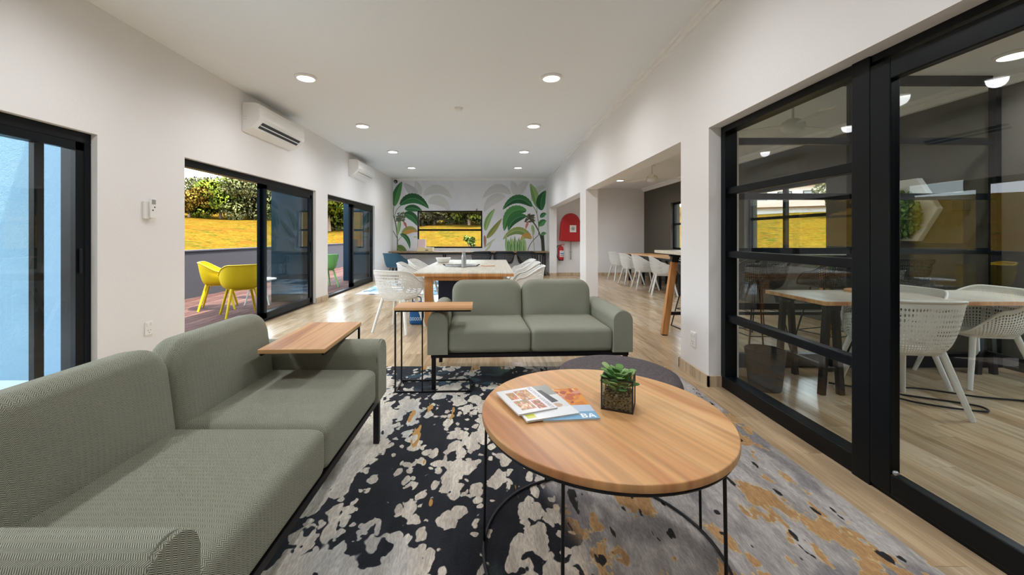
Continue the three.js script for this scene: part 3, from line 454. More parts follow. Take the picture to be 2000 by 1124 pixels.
{ // magazines
  const food = (c, x, y, w, h, cols) => { c.save(); c.beginPath(); c.rect(x, y, w, h); c.clip(); c.fillStyle = cols[0]; c.fillRect(x, y, w, h); for (let k = 0; k < 60; k++) { c.fillStyle = cols[1 + Math.floor(rnd() * (cols.length - 1))]; c.beginPath(); c.ellipse(x + rnd() * w, y + rnd() * h, w * R(0.03, 0.14), h * R(0.03, 0.12), R(0, 3), 0, 7); c.fill(); } c.restore(); };
  const cov = [
    canvasTex(424, 560, (c, W, H) => { c.fillStyle = '#e9e6e6'; c.fillRect(0, 0, W, H); c.fillStyle = '#222'; c.font = '62px serif'; c.textAlign = 'center'; c.save(); c.translate(W / 2, 84); c.scale(0.72, 1); c.fillText('PLATINUM GOURMET', 0, 0, 560); c.restore(); food(c, 40, 120, 190, 210, ['#b98550', '#d88a2a', '#a85a2a', '#e0a050', '#c9c2a0']); food(c, 245, 120, 145, 120, ['#b9623a', '#8a4a30', '#e09a70', '#6a6a3a']); food(c, 60, 345, 130, 120, ['#d07048', '#e89068', '#8a8a48']); food(c, 215, 260, 160, 210, ['#c98860', '#e0a070', '#b0603a', '#8f8a50', '#f0d0b0']); }),
    canvasTex(424, 560, (c, W, H) => { c.fillStyle = '#dfe2e0'; c.fillRect(0, 0, W, H); c.fillStyle = '#9a9a92'; c.fillRect(0, 0, W, 200); c.fillStyle = '#23262e'; c.beginPath(); c.moveTo(120, 60); c.lineTo(330, 90); c.lineTo(370, 330); c.lineTo(180, 360); c.closePath(); c.fill(); c.fillStyle = '#c9a88a'; c.beginPath(); c.ellipse(330, 390, 40, 34, 0, 0, 7); c.fill(); c.fillStyle = '#eceeee'; c.fillRect(0, 430, W, 130); c.fillStyle = '#cfd02a'; c.fillRect(20, 470, 70, 60); }),
    canvasTex(424, 560, (c, W, H) => { c.fillStyle = '#c3d3e4'; c.fillRect(0, 0, W, H); food(c, 0, 0, W, 330, ['#d9832a', '#e8962e', '#c25a1e', '#f0c070', '#d8927a', '#b0482a']); c.fillStyle = '#79aed0'; c.fillRect(0, 440, W, 120); c.fillStyle = '#ffffff'; c.font = 'bold 90px sans-serif'; c.fillText('BA', 290, 540); }),
  ];
  const labels = ['white food magazine with dark title lying on top of the pile', 'glossy magazine with a dark figure in the middle of the pile', 'blue and orange magazine at the bottom of the pile'];
  const spec = [[0.134, 1.578, 0.378, 0, 0.168, 0.224], [0.183, 1.576, 0.312, 1, 0.216, 0.29], [0.279, 1.573, 0.09, 2, 0.216, 0.286]];
  spec.forEach(([x, d, turn, k, w, l]) => {
    const y = CT.h + [0.0125, 0.0065, 0.0005][k], o = thing('magazine', labels[k], 'magazine', [x, y, d], 0, 'magazines on the coffee table');
    o.rotation.y = turn;
    mesh('pages', lb(w - 0.004, 0.004, l - 0.004, 0, 0.003, 0), M.plastic, o);
    const g = lb(w, 0.001, l, 0, 0.0055, 0), p = g.attributes.position; for (let i = 0; i < p.count; i++) { const a = p.getZ(i) / l + 0.5, b = p.getX(i) / w + 0.5; k ? g.attributes.uv.setXY(i, b, 1 - a) : g.attributes.uv.setXY(i, a, b); }
    mesh('cover', g, std({ map: cov[k], roughness: 0.3 }), o); mesh('back_cover', lb(w, 0.001, l, 0, 0.0005, 0), M.plastic, o);
  });
}
{ // terrarium
  const o = thing('terrarium', 'black edged glass cube planter with gravel and a green succulent', 'planter', [0.505, CT.h, 1.56], -0.42), w = 0.115, h = 0.125, q = w / 2;
  const E = []; for (const a of [-q, q]) for (const b of [-q, q]) E.push(lb(0.005, h, 0.005, a, h / 2, b)); for (const y of [0.0025, h - 0.0025]) for (const a of [-q, q]) E.push(lb(w, 0.005, 0.005, 0, y, a), lb(0.005, 0.005, w, a, y, 0));
  mesh('metal_edges', E, std({ color: '#1d1512', roughness: 0.5 }), o);
  for (const [a, b] of [[0, 1], [0, -1], [1, 0], [-1, 0]]) mesh('pane', lb(a ? 0.0016 : w - 0.006, h - 0.01, b ? 0.0016 : w - 0.006, a * q, h / 2, b * q), M.glass, o);
  mesh('soil', lb(w - 0.016, 0.05, w - 0.016, 0, 0.029, 0), std({ color: '#4a3422', roughness: 1 }), o);
  const gr = []; for (let k = 0; k < 1500; k++) { const g = new THREE.IcosahedronGeometry(R(0.0025, 0.005), 0); g.scale(1, R(0.6, 1), 1).rotateY(R(0, 6)).translate(...((e) => { const a = R(-q + 0.006, q - 0.006), y = R(0.004, 0.056); return k % 5 === 0 ? [a, R(0.053, 0.06), R(-q + 0.006, q - 0.006)] : [[a, y, -e], [a, y, e], [-e, y, a], [e, y, a]][k % 4]; })(q - 0.0065)); const c = new THREE.Color().setRGB(...[[0.16, 0.09, 0.04], [0.3, 0.2, 0.1], [0.08, 0.05, 0.03], [0.42, 0.33, 0.2]][k % 4]), arr = new Float32Array(g.attributes.position.count * 3); for (let i = 0; i < arr.length; i += 3) c.toArray(arr, i); g.setAttribute('color', new THREE.BufferAttribute(arr, 3)); gr.push(g); }
  const gm = mergeGeometries(gr); const gv = mesh('gravel', gm, std({ vertexColors: true, roughness: 0.8 }), o); gv.userData.kind = 'stuff';
  const leafG = (L, W) => { const s = new THREE.Shape(); s.moveTo(0, 0); s.bezierCurveTo(W * 0.7, L * 0.3, W * 0.9, L * 1.02, 0, L); s.bezierCurveTo(-W * 0.9, L * 1.02, -W * 0.7, L * 0.3, 0, 0); const g = new THREE.ExtrudeGeometry(s, { depth: 0.0025, bevelEnabled: false, curveSegments: 5 }), p = g.attributes.position; for (let i = 0; i < p.count; i++) p.setZ(i, p.getZ(i) + 0.35 * p.getY(i) ** 2 / L); g.computeVertexNormals(); return g; };
  const gm2 = [phy({ color: '#6f9a4c', roughness: 0.6 }), phy({ color: '#9dbb7a', roughness: 0.6 }), phy({ color: '#4c7a38', roughness: 0.6 })];
  for (let k = 0; k < 84; k++) { const a = k * 2.4, rr = R(0.004, 0.042), m = mesh('leaf', leafG(R(0.028, 0.045), 0.026).rotateX(R(0.15, 1.0)), gm2[k % 3], o); m.position.set(Math.sin(a) * rr, R(0.07, 0.13), Math.cos(a) * rr); m.rotation.y = a; }
  for (let k = 0; k < 8; k++) mesh('stem', rod([R(-0.03, 0.03), 0.05, R(-0.03, 0.03)], [R(-0.03, 0.03), 0.1, R(-0.03, 0.03)], 0.003), gm2[2], o);
}
{ const o = thing('ottoman', 'round charcoal felt ottoman between coffee table and sofa', 'ottoman', [0.79, 0.011, 2.46]); mesh('seat_pad', new THREE.LatheGeometry([[0, 0.405], [0.2, 0.402], [0.32, 0.392], [0.36, 0.375], [0.375, 0.345], [0.375, 0.33]].reverse().map((q) => new THREE.Vector2(...q)), 64), M.felt, o); mesh('body', new THREE.LatheGeometry([[0.34, 0.02], [0.362, 0.03], [0.37, 0.06], [0.372, 0.33]].map((q) => new THREE.Vector2(...q)), 64), M.felt, o); mesh('piping', new THREE.TorusGeometry(0.374, 0.005, 8, 72).rotateX(Math.PI / 2).translate(0, 0.332, 0), M.felt, o); for (let k = 0; k < 4; k++) mesh('foot', new THREE.CylinderGeometry(0.02, 0.018, 0.022, 14).translate(0.25 * Math.cos(k * 1.57 + 0.7), 0.011, 0.25 * Math.sin(k * 1.57 + 0.7)), M.black, o); }

// ---------------------------------------------------------------- shell chairs
function shellParts({ ys, hb, ha, hf, Rx = 0.29, Rb = 0.26, Rf = 0.25, holes }) {
  const H = (p) => { const a = Math.abs(p); return a < 0.7 ? hb : a < 1.75 ? lerp(hb, ha, sstep(a, 0.7, 1.75)) : lerp(ha, hf, sstep(a, 1.75, 2.55)); };
  const pt = (phi, t) => {
    const x = Math.sin(phi), z = -Math.cos(phi), rz = z < 0 ? Rb : Rf, Rr = Math.pow(Math.abs(x / Rx) ** 2.8 + Math.abs(z / rz) ** 2.8, -1 / 2.8), h = H(phi);
    let r, y; if (t < 0.45) { r = (t / 0.45) * 0.7; y = 0; } else { const th = ((t - 0.45) / 0.55) * Math.PI / 2; r = 0.7 + 0.3 * Math.sin(th); y = 1 - Math.cos(th); }
    const flare = y * y * 0.1 * sstep(h, ys + 0.1, hb); return new THREE.Vector3(x * Rr * (r + flare * 0.6), ys + (h - ys) * y + 0.012 * (1 - r), z * Rr * (r + (z < 0 ? flare : 0)));
  };
  const NP = holes ? 92 : 48, NT = holes ? 27 : 12, pos = [], idx = [], t0 = holes ? 10 : NT;
  const push = (v) => { pos.push(v.x, v.y, v.z); return pos.length / 3 - 1; };
  const P = (i, j) => pt(-Math.PI + (i / NP) * Math.PI * 2, j / NT);
  for (let i = 0; i < NP; i++) for (let j = 0; j < NT; j++) {
    const c = [P(i, j), P(i + 1, j), P(i + 1, j + 1), P(i, j + 1)].map(push);
    const phi = Math.abs(-Math.PI + ((i + 0.5) / NP) * Math.PI * 2);
    if (!holes || j < t0 || j >= NT - 1 || phi > 2.35) { idx.push(c[0], c[1], c[2], c[0], c[2], c[3]); continue; }
    const k = (i + j) % 2 ? [[0.5, 0.14], [0.82, 0.5], [0.5, 0.86], [0.18, 0.5]] : [[0.5, 0.14], [0.82, 0.5], [0.5, 0.86], [0.18, 0.5]], q = k.map(([a, b]) => push(P(i + a, j + b)));
    idx.push(c[0], c[1], q[0], c[1], q[1], q[0], c[1], c[2], q[1], c[2], q[2], q[1], c[2], c[3], q[2], c[3], q[3], q[2], c[3], c[0], q[3], c[0], q[0], q[3]);
  }
  const g = new THREE.BufferGeometry(); g.setAttribute('position', new THREE.Float32BufferAttribute(pos, 3)); g.setIndex(idx);
  const nor = new Float32Array(pos.length), e = 1e-3, A = new THREE.Vector3(); // smooth normals by welding near-equal positions
  g.computeVertexNormals(); const sum = new Map(), key = (i) => [pos[i * 3], pos[i * 3 + 1], pos[i * 3 + 2]].map((v) => Math.round(v * 4000)).join(), nn = g.attributes.normal;
  for (let i = 0; i < pos.length / 3; i++) { const k = key(i), s = sum.get(k) ?? [0, 0, 0]; s[0] += nn.getX(i); s[1] += nn.getY(i); s[2] += nn.getZ(i); sum.set(k, s); }
  for (let i = 0; i < pos.length / 3; i++) { const s = sum.get(key(i)); A.set(...s).normalize(); nn.setXYZ(i, A.x, A.y, A.z); }
  const rim = []; for (let i = 0; i < 60; i++) rim.push(pt(-Math.PI + (i / 60) * Math.PI * 2, 1));
  return { shell: g, rim: tube(rim, 0.009, 120, 6, true) };
}
const chairGeo = shellParts({ ys: 0.43, hb: 0.805, ha: 0.655, hf: 0.455, holes: true }), plainGeo = shellParts({ ys: 0.43, hb: 0.805, ha: 0.655, hf: 0.455, holes: false }), stoolGeo = shellParts({ ys: 0.72, hb: 1.02, ha: 0.88, hf: 0.74, Rx: 0.25, Rb: 0.23, Rf: 0.22, holes: true });
const dbl = (m) => { const c = m.clone(); c.side = THREE.DoubleSide; return c; };
function chair(geo, mat, legs, name, label, group, pos, turn) {
  const o = thing(name, label, 'chair', pos, turn, group), sm = dbl(mat); mesh('shell', geo.shell, sm, o); mesh('rim', geo.rim, mat, o);
  if (legs === 'wire') { const top = geo === stoolGeo ? 0.72 : 0.43; for (const sx of [-1, 1]) for (const sz of [-1, 1]) mesh('leg', rod([sx * 0.23, 0, sz * 0.22], [sx * 0.1, top, sz * 0.1], 0.008), M.blackMetal, o); if (top > 0.6) mesh('footrest', [[-1, -1, 1, -1], [1, -1, 1, 1], [1, 1, -1, 1], [-1, 1, -1, -1]].map(([a, b, c, d]) => rod([a * 0.186, 0.25, b * 0.178], [c * 0.186, 0.25, d * 0.178], 0.006)), M.blackMetal, o); for (const s of [-1, 1]) mesh('floor_runner', rod([s * 0.23, 0.008, -0.22], [s * 0.23, 0.008, 0.22], 0.007), M.blackMetal, o); } else {
    for (const sx of [-1, 1]) for (const sz of [-1, 1]) mesh('leg', rod([sx * 0.245, 0, sz * 0.255], [sx * 0.155, 0.435, sz * 0.15], 0.016, 0.022, 12), mat, o); mesh('under_frame', [lb(0.32, 0.022, 0.03, 0, 0.42, 0.15), lb(0.32, 0.022, 0.03, 0, 0.42, -0.15), lb(0.03, 0.022, 0.3, 0.15, 0.42, 0), lb(0.03, 0.022, 0.3, -0.15, 0.42, 0)], mat, o);
  }
  return o;
}
const PI = Math.PI;
const proto = chair(chairGeo, M.plastic, 'solid', 'shell_chair', 'white perforated shell chair at the dining table, nearest the C-shaped side table', 'white chairs at the dining table', [-1.25, 0, 5.22], PI - 0.3);
[[-1.3, 6.5, PI / 2 + 0.1, 'white perforated shell chair second along the door side of the dining table'], [-1.3, 7.4, PI / 2 - 0.1, 'white perforated shell chair farthest along the door side of the dining table'], [0.5, 5.85, -PI / 2 - 0.12, 'white perforated shell chair nearest on the doorway side of the dining table'], [0.52, 6.65, -PI / 2, 'white perforated shell chair second on the doorway side of the dining table'], [0.53, 7.45, -PI / 2 + 0.05, 'white perforated shell chair farthest on the doorway side of the dining table']].forEach(([x, d, t, l]) => copy(proto, [x, 0, d], t, l));
[[3.62, 11.1, PI / 2 + 0.1, 'white shell chair closest to the far white wall in the side room'], [3.62, 10.15, PI / 2, 'white shell chair second from the far wall in the side room'], [3.62, 9.25, PI / 2 - 0.1, 'white shell chair third from the far wall in the side room'], [3.68, 8.4, PI / 2 - 0.3, 'white shell chair beside the bar table leg in the side room']].forEach(([x, d, t, l]) => { copy(proto, [x, 0, d], t, l).userData.group = 'white chairs in the side room'; });
[[3.02, 2.9, PI - 0.12, 'white perforated shell chair with its back to the glass office door'], [4.16, 3.36, -PI / 2 - 0.15, 'white perforated shell chair facing out at the end of the office table'], [3.42, 3.36, -PI / 2 + 0.1, 'white perforated shell chair behind the office table trestle']].forEach(([x, d, t, l]) => { copy(proto, [x, 0, d], t, l).userData.group = 'white chairs in the office'; });
chair(plainGeo, M.yellow, 'solid', 'yellow_chair', 'bright yellow shell armchair on the terrace facing the house', 'yellow terrace chairs', [-4.75, 0, 6.75], PI / 2 + 0.5);
chair(plainGeo, M.yellow, 'solid', 'yellow_chair', 'bright yellow shell armchair on the terrace seen from behind near the door', 'yellow terrace chairs', [-4.0, 0, 6.2], PI + 0.75);
chair(plainGeo, M.green, 'solid', 'green_chair', 'light green shell chair on the terrace outside the farther door', null, [-4.15, 0, 9.6], PI + 0.8);
chair(plainGeo, M.teal, 'wire', 'teal_chair', 'dark teal shell chair with black wire legs beside the mural counter', null, [-2.5, 0.009, 10.1], PI - 0.5);
const blackChair = chair(chairGeo, M.black, 'wire', 'black_chair', 'black shell chair at the mural counter, second from the office side', 'black chairs at the counter', [0.35, 0, 11.62], PI);
copy(blackChair, [-0.33, 0, 11.62], PI + 0.1, 'black shell chair at the mural counter under the window'); copy(blackChair, [1.03, 0, 11.6], PI - 0.3, 'black shell chair at the mural counter nearest the office side');
const stool = chair(stoolGeo, M.black, 'wire', 'bar_stool', 'black mesh bar stool behind the waste bin at the bar table', 'black bar stools', [2.75, 0, 4.06], PI);
stool.userData.category = 'stool';
[[3.5, 4.06, PI + 0.3, 'black mesh bar stool in front of the bar table, second from the column'], [4.2, 4.08, PI - 0.2, 'black mesh bar stool at the charcoal wall end of the bar table'], [2.75, 5.25, 0.1, 'black mesh bar stool beside the timber leg of the bar table'], [3.6, 5.27, 0, 'black mesh bar stool on the far side of the bar table']].forEach(([x, d, t, l]) => copy(stool, [x, 0, d], t, l));

// ---------------------------------------------------------------- dining table and its things
{
  const o = thing('dining_table', 'long pale topped dining table on a plywood frame behind the sofa', 'dining table', [-0.405, 0, 6.82]), L = 2.95, W = 1.39;
  mesh('table_top', lb(W, 0.022, L, 0, 0.739, 0, 0.003), M.pale, o); mesh('top_edge', [lb(W + 0.006, 0.036, 0.03, 0, 0.716, L / 2 - 0.012), lb(W + 0.006, 0.036, 0.03, 0, 0.716, -L / 2 + 0.012), lb(0.03, 0.036, L - 0.06, W / 2 - 0.012, 0.716, 0), lb(0.03, 0.036, L - 0.06, -W / 2 + 0.012, 0.716, 0)], M.ply, o);
  for (const s of [-1, 1]) { mesh('apron', lb(1.1, 0.07, 0.04, 0, 0.665, s * (L / 2 - 0.12)), M.ply, o); for (const x of [-1, 1]) mesh('leg', lb(0.12, 0.63, 0.04, x * 0.49, 0.315, s * (L / 2 - 0.12), 0.004), M.ply, o); }
  for (const x of [-1, 1]) mesh('side_apron', lb(0.03, 0.07, L - 0.3, x * 0.53, 0.665, 0), M.ply, o);
}
{ const o = thing('serving_tray', 'grey oval serving tray on the dining table', 'tray', [-0.52, 0.75, 6.5]); mesh('base', new THREE.CylinderGeometry(0.24, 0.23, 0.008, 40).scale(1.1, 1, 0.75).translate(0, 0.004, 0), M.grey, o); mesh('rim', new THREE.TorusGeometry(0.24, 0.01, 8, 48).rotateX(PI / 2).scale(1.1, 1.4, 0.75).translate(0, 0.014, 0), M.steel, o); mesh('handle', tube([[-0.26, 0.015, 0.05], [-0.3, 0.03, 0.03], [-0.3, 0.03, -0.03], [-0.26, 0.015, -0.05]], 0.007, 16), M.black, o); mesh('handle', tube([[0.26, 0.015, 0.05], [0.3, 0.03, 0.03], [0.3, 0.03, -0.03], [0.26, 0.015, -0.05]], 0.007, 16), M.black, o); }
{ const o = thing('steel_bottle', 'tall grey bottle standing beside the serving tray', 'bottle', [-0.46, 0.75, 6.23]); mesh('body', new THREE.LatheGeometry([[0, 0], [0.036, 0], [0.038, 0.01], [0.038, 0.16], [0.03, 0.19], [0.026, 0.21]].map((q) => new THREE.Vector2(...q)), 28), M.steel, o); mesh('cap', new THREE.CylinderGeometry(0.028, 0.028, 0.05, 24).translate(0, 0.235, 0), M.grey, o); }
{ const o = thing('glass_tumbler', 'small clear glass standing on the serving tray', 'glass', [-0.66, 0.759, 6.5]); mesh('wall', new THREE.LatheGeometry([[0.03, 0.003], [0.036, 0.11], [0.034, 0.11], [0.028, 0.008], [0, 0.006]].map((q) => new THREE.Vector2(...q)), 24), phy({ color: '#ffffff', transmission: 1, roughness: 0.02, thickness: 0 }), o); mesh('base', new THREE.CylinderGeometry(0.03, 0.03, 0.006, 24).translate(0, 0.003, 0), M.glass, o); }
{ const o = thing('paper_stack', 'orange toned leaflet pile beside the bottle on the dining table', 'leaflets', [-0.08, 0.75, 6.55], 0.4); mesh('sheets', lb(0.2, 0.01, 0.14, 0, 0.005, 0), std({ color: '#cf9a72', roughness: 0.7 }), o); mesh('top_sheet', lb(0.19, 0.002, 0.13, 0.02, 0.011, 0.01), std({ color: '#e0c6ac', roughness: 0.7 }), o); }
{ const o = thing('white_basket', 'white basket lying on the chair side of the dining table', 'basket', [-0.93, 0.75, 7.35], 0.2); mesh('wall', new THREE.LatheGeometry([[0, 0.004], [0.1, 0.004], [0.14, 0.09], [0.132, 0.09], [0.095, 0.01], [0, 0.01]].map((q) => new THREE.Vector2(...q)), 28), M.plastic, o); mesh('rim', new THREE.TorusGeometry(0.137, 0.008, 8, 40).rotateX(PI / 2).translate(0, 0.09, 0), M.plastic, o); }
{ const o = thing('blue_bag', 'blue printed bag on the floor under the dining table', 'bag', [-1.08, 0, 5.55], 0.1); const g = cushion(0.2, 0.32, 0.14, 0.06, 0.03, 0.04, 0.012).translate(0, 0.161, 0); const t = canvasTex(256, 256, (c) => { c.fillStyle = '#1d5f9c'; c.fillRect(0, 0, 256, 256); c.strokeStyle = '#cfe3f2'; c.lineWidth = 7; for (let k = 0; k < 6; k++) { c.beginPath(); c.arc(30 + k * 40, 190, 15, 0, 7); c.stroke(); } }); const p = g.attributes.position, uv = new Float32Array(p.count * 2); for (let i = 0; i < p.count; i++) { uv[i * 2] = p.getX(i) / 0.2 + 0.5; uv[i * 2 + 1] = p.getY(i) / 0.34; } g.setAttribute('uv', new THREE.BufferAttribute(uv, 2)); mesh('body', g, std({ map: t, roughness: 0.7 }), o); mesh('handle', tube([[-0.06, 0.3, 0], [-0.05, 0.38, 0], [0.05, 0.38, 0], [0.06, 0.3, 0]], 0.008, 24), std({ color: '#174a7a', roughness: 0.7 }), o); }
{ const o = thing('storage_pedestal', 'dark navy storage pedestal under the dining table', 'cabinet', [-0.62, 0, 6.15]); mesh('body', lb(0.42, 0.56, 0.4, 0, 0.3, 0, 0.006), std({ color: '#141a2c', roughness: 0.6 }), o); mesh('door', lb(0.4, 0.52, 0.012, 0, 0.3, 0.206, 0.003), std({ color: '#18203a', roughness: 0.6 }), o); mesh('plinth', lb(0.38, 0.02, 0.36, 0, 0.01, 0), M.black, o); }
// counter along the mural
{
  const o = thing('wall_counter', 'long narrow timber counter under the leaf mural', 'counter', [-0.75, 0, 12.55]);
  mesh('counter_top', lb(5.06, 0.04, 0.6, 0, 0.75, 0, 0.004), std({ map: T.floor, color: '#b9ab98', roughness: 0.45 }), o); mesh('rail', lb(4.9, 0.06, 0.03, 0, 0.7, 0.2), M.black, o);
  for (const x of [-2.4, -0.8, 0.8, 2.4]) mesh('leg', [lb(0.04, 0.73, 0.04, x, 0.365, 0.24), lb(0.04, 0.73, 0.04, x, 0.365, -0.24), lb(0.04, 0.04, 0.44, x, 0.02, 0)], M.black, o);
  for (let k = 0; k < 6; k++) mesh('end_slat', bar([2.05 + k * 0.07, 0, 0.26], [2.0 + k * 0.085, 0.72, 0.26], 0.025), M.black, o);
}
{ const o = thing('cream_box', 'flat cream box on the counter below the window', 'box', [-2.15, 0.77, 12.5]); mesh('body', lb(0.5, 0.1, 0.28, 0, 0.05, 0, 0.004), std({ color: '#e2cf9f', roughness: 0.7 }), o); mesh('slot', lb(0.09, 0.025, 0.004, 0.06, 0.04, 0.141), M.black, o); mesh('lid', lb(0.51, 0.02, 0.29, 0, 0.11, 0, 0.003), std({ color: '#e8d8ae', roughness: 0.7 }), o); }
{ const o = thing('pink_carton', 'pale pink carton standing on the flat cream box', 'carton', [-2.27, 0.89, 12.5]); mesh('body', lb(0.24, 0.26, 0.16, 0, 0.13, 0, 0.004), std({ color: '#d9c0bd', roughness: 0.7 }), o); mesh('flap', lb(0.24, 0.006, 0.1, 0, 0.265, 0.02), std({ color: '#cdb3b0', roughness: 0.7 }), o); }

// ---------------------------------------------------------------- fire equipment
{
  const o = thing('hose_reel_cover', 'red fire hose reel cover hanging on the far white wall', 'hose cover', [2.47, 1.15, D_SIDE - 0.006]);
  const s = new THREE.Shape(); s.moveTo(-0.31, 0); s.quadraticCurveTo(0, -0.04, 0.31, -0.02); s.lineTo(0.27, 0.5); s.quadraticCurveTo(0.22, 0.78, 0, 0.79); s.quadraticCurveTo(-0.22, 0.78, -0.27, 0.5); s.closePath();
  mesh('cover', new THREE.ExtrudeGeometry(s, { depth: 0.13, bevelEnabled: true, bevelSize: 0.04, bevelThickness: 0.04, bevelSegments: 4 }).translate(0, 0, 0.04), M.red, o);
  const t = canvasTex(128, 128, (c) => { c.fillStyle = '#e6e2da'; c.fillRect(0, 0, 128, 128); c.strokeStyle = '#4a6a62'; c.lineWidth = 8; c.beginPath(); c.arc(64, 64, 32, 0, 7); c.stroke(); c.beginPath(); c.arc(64, 64, 14, 0, 7); c.stroke(); c.fillStyle = '#4a6a62'; c.fillRect(58, 52, 12, 24); });
  mesh('emblem', new THREE.BoxGeometry(0.2, 0.22, 0.004).translate(0.06, 0.34, 0.212), std({ map: t, roughness: 0.7 }), o); mesh('pipe', rod([0.02, -0.62, 0.06], [0.02, 0.02, 0.06], 0.022), M.grey, o); mesh('pipe_flange', rod([0.02, -0.64, 0.06], [0.02, -0.62, 0.06], 0.03), M.grey, o); mesh('pipe_clip', lb(0.07, 0.03, 0.06, 0.02, -0.4, 0.03), M.grey, o);
}
{
  const o = thing('fire_extinguisher', 'red fire extinguisher with white label on the far wall', 'extinguisher', [2.17, 0.5, D_SIDE - 0.1]);
  mesh('cylinder', new THREE.LatheGeometry([[0, 0], [0.075, 0.005], [0.085, 0.02], [0.085, 0.36], [0.07, 0.41], [0.03, 0.44], [0, 0.44]].map((q) => new THREE.Vector2(...q)), 32), M.red, o); mesh('skirt', new THREE.CylinderGeometry(0.08, 0.08, 0.05, 28).translate(0, 0.005, 0), M.black, o);
  const t = canvasTex(256, 160, (c) => { c.fillStyle = '#e8e6e2'; c.fillRect(0, 0, 256, 160); c.fillStyle = '#5b7fb0'; c.fillRect(20, 60, 216, 34); c.fillStyle = '#444'; for (let k = 0; k < 5; k++) c.fillRect(24, 14 + k * 8, 180 - k * 20, 3); c.fillStyle = '#b34a4a'; c.fillRect(30, 110, 80, 30); c.fillStyle = '#777'; c.fillRect(130, 110, 90, 30); });
  mesh('label', new THREE.CylinderGeometry(0.0862, 0.0862, 0.2, 28, 1, true, -0.6, 1.8).translate(0, 0.2, 0), std({ map: t, roughness: 0.5, side: THREE.DoubleSide }), o); mesh('valve', [lb(0.03, 0.05, 0.03, 0, 0.46, 0), lb(0.14, 0.015, 0.02, 0.05, 0.5, 0), lb(0.12, 0.012, 0.02, 0.05, 0.47, 0)], M.red, o); mesh('hose', tube([[-0.02, 0.46, 0.02], [-0.12, 0.44, 0.03], [-0.15, 0.3, 0.03], [-0.12, 0.1, 0.03], [-0.06, 0.02, 0.05]], 0.012, 30), M.black, o); mesh('bracket', lb(0.04, 0.1, 0.02, 0, 0.36, -0.088), M.steel, o);
}

// ---------------------------------------------------------------- side room
{ const o = thing('side_room_table', 'long timber table along the charcoal wall with white chairs', 'table', [4.25, 0, 9.7]); mesh('table_top', lb(0.8, 0.035, 3.6, 0, 0.735, 0, 0.004), M.table, o); mesh('top_edge', lb(0.012, 0.04, 3.6, -0.406, 0.73, 0), M.black, o); for (const z of [-1.5, -0.5, 0.5, 1.5]) for (const x of [-0.3, 0.3]) mesh('leg', lb(0.06, 0.717, 0.06, x, 0.3585, z), M.black, o); mesh('rail', lb(0.04, 0.05, 3.2, 0, 0.69, 0), M.black, o); }
{
  const o = thing('bar_table', 'high bar table with slanted timber legs in the side room', 'bar table', [3.2, 0, 4.64]), H = 1.075; mesh('table_top', lb(2.25, 0.035, 0.7, 0, H - 0.0175, 0, 0.004), M.pale, o); mesh('under_frame', [lb(2.0, 0.04, 0.04, 0, H - 0.055, 0.2), lb(2.0, 0.04, 0.04, 0, H - 0.055, -0.2)], M.black, o);
  for (const sx of [-1, 1]) for (const sz of [-1, 1]) { mesh('leg', bar([sx * 1.03, 0.015, sz * 0.28], [sx * 0.93, 0.93, sz * 0.23], 0.075, 0.055), M.ply, o); mesh('leg_bracket', bar([sx * 0.93, 0.93, sz * 0.23], [sx * 0.915, H - 0.035, sz * 0.22], 0.085, 0.062), M.black, o); mesh('foot', lb(0.06, 0.015, 0.05, sx * 1.03, 0.0075, sz * 0.28), M.black, o); }
  mesh('stretcher', lb(1.98, 0.04, 0.03, 0, 0.28, -0.265), M.black, o);
}
// office
{
  const o = thing('office_table', 'timber edged office table on black trestles behind the glass', 'table', [3.57, 0, 3.29]), W = 2.06, D = 0.64; mesh('table_top', lb(W, 0.03, D, 0, 0.737, 0, 0.002), M.pale, o); mesh('top_edge', [lb(W + 0.01, 0.03, 0.012, 0, 0.736, D / 2), lb(W + 0.01, 0.03, 0.012, 0, 0.736, -D / 2), lb(0.012, 0.03, D, -W / 2, 0.736, 0), lb(0.012, 0.03, D, W / 2, 0.736, 0)], M.table, o);
  for (const sx of [-1, 1]) for (const z of [0.22, -0.24]) { const x = sx * (W / 2 - 0.13), t = mesh('trestle', lb(0.12, 0.05, 0.05, x, 0.695, z), M.black, o); for (const k of [-1, 1]) mesh('trestle_leg', bar([x + k * 0.075, 0, z], [x + k * 0.03, 0.69, z], 0.04), M.black, t); mesh('cross_tie', lb(0.12, 0.03, 0.03, x, 0.2, z), M.black, t); }
  for (const sx of [-1, 1]) mesh('stretcher', lb(0.03, 0.03, 0.46, sx * (W / 2 - 0.13), 0.2, -0.01), M.black, o);
}
{ const o = thing('serving_board', 'round wooden board lying on the office table', 'board', [3.32, 0.752, 3.45]); mesh('disc', new THREE.CylinderGeometry(0.15, 0.15, 0.018, 36).translate(0, 0.009, 0), M.table, o); mesh('rim', new THREE.TorusGeometry(0.15, 0.005, 8, 40).rotateX(PI / 2).translate(0, 0.016, 0), M.ply, o); }
{ const o = thing('waste_bin', 'dark woven waste bin inside the office by the column', 'bin', [2.24, 0, 3.2]); mesh('body', new THREE.LatheGeometry([[0, 0], [0.11, 0], [0.115, 0.01], [0.145, 0.32], [0.139, 0.32], [0.11, 0.015], [0, 0.012]].map((q) => new THREE.Vector2(...q)), 36), std({ color: '#3b3c3a', roughness: 0.8, bumpMap: rep(T.rough, 3, 2), bumpScale: 0.006 }), o); mesh('rim', new THREE.TorusGeometry(0.142, 0.006, 8, 48).rotateX(PI / 2).translate(0, 0.32, 0), M.black, o); }
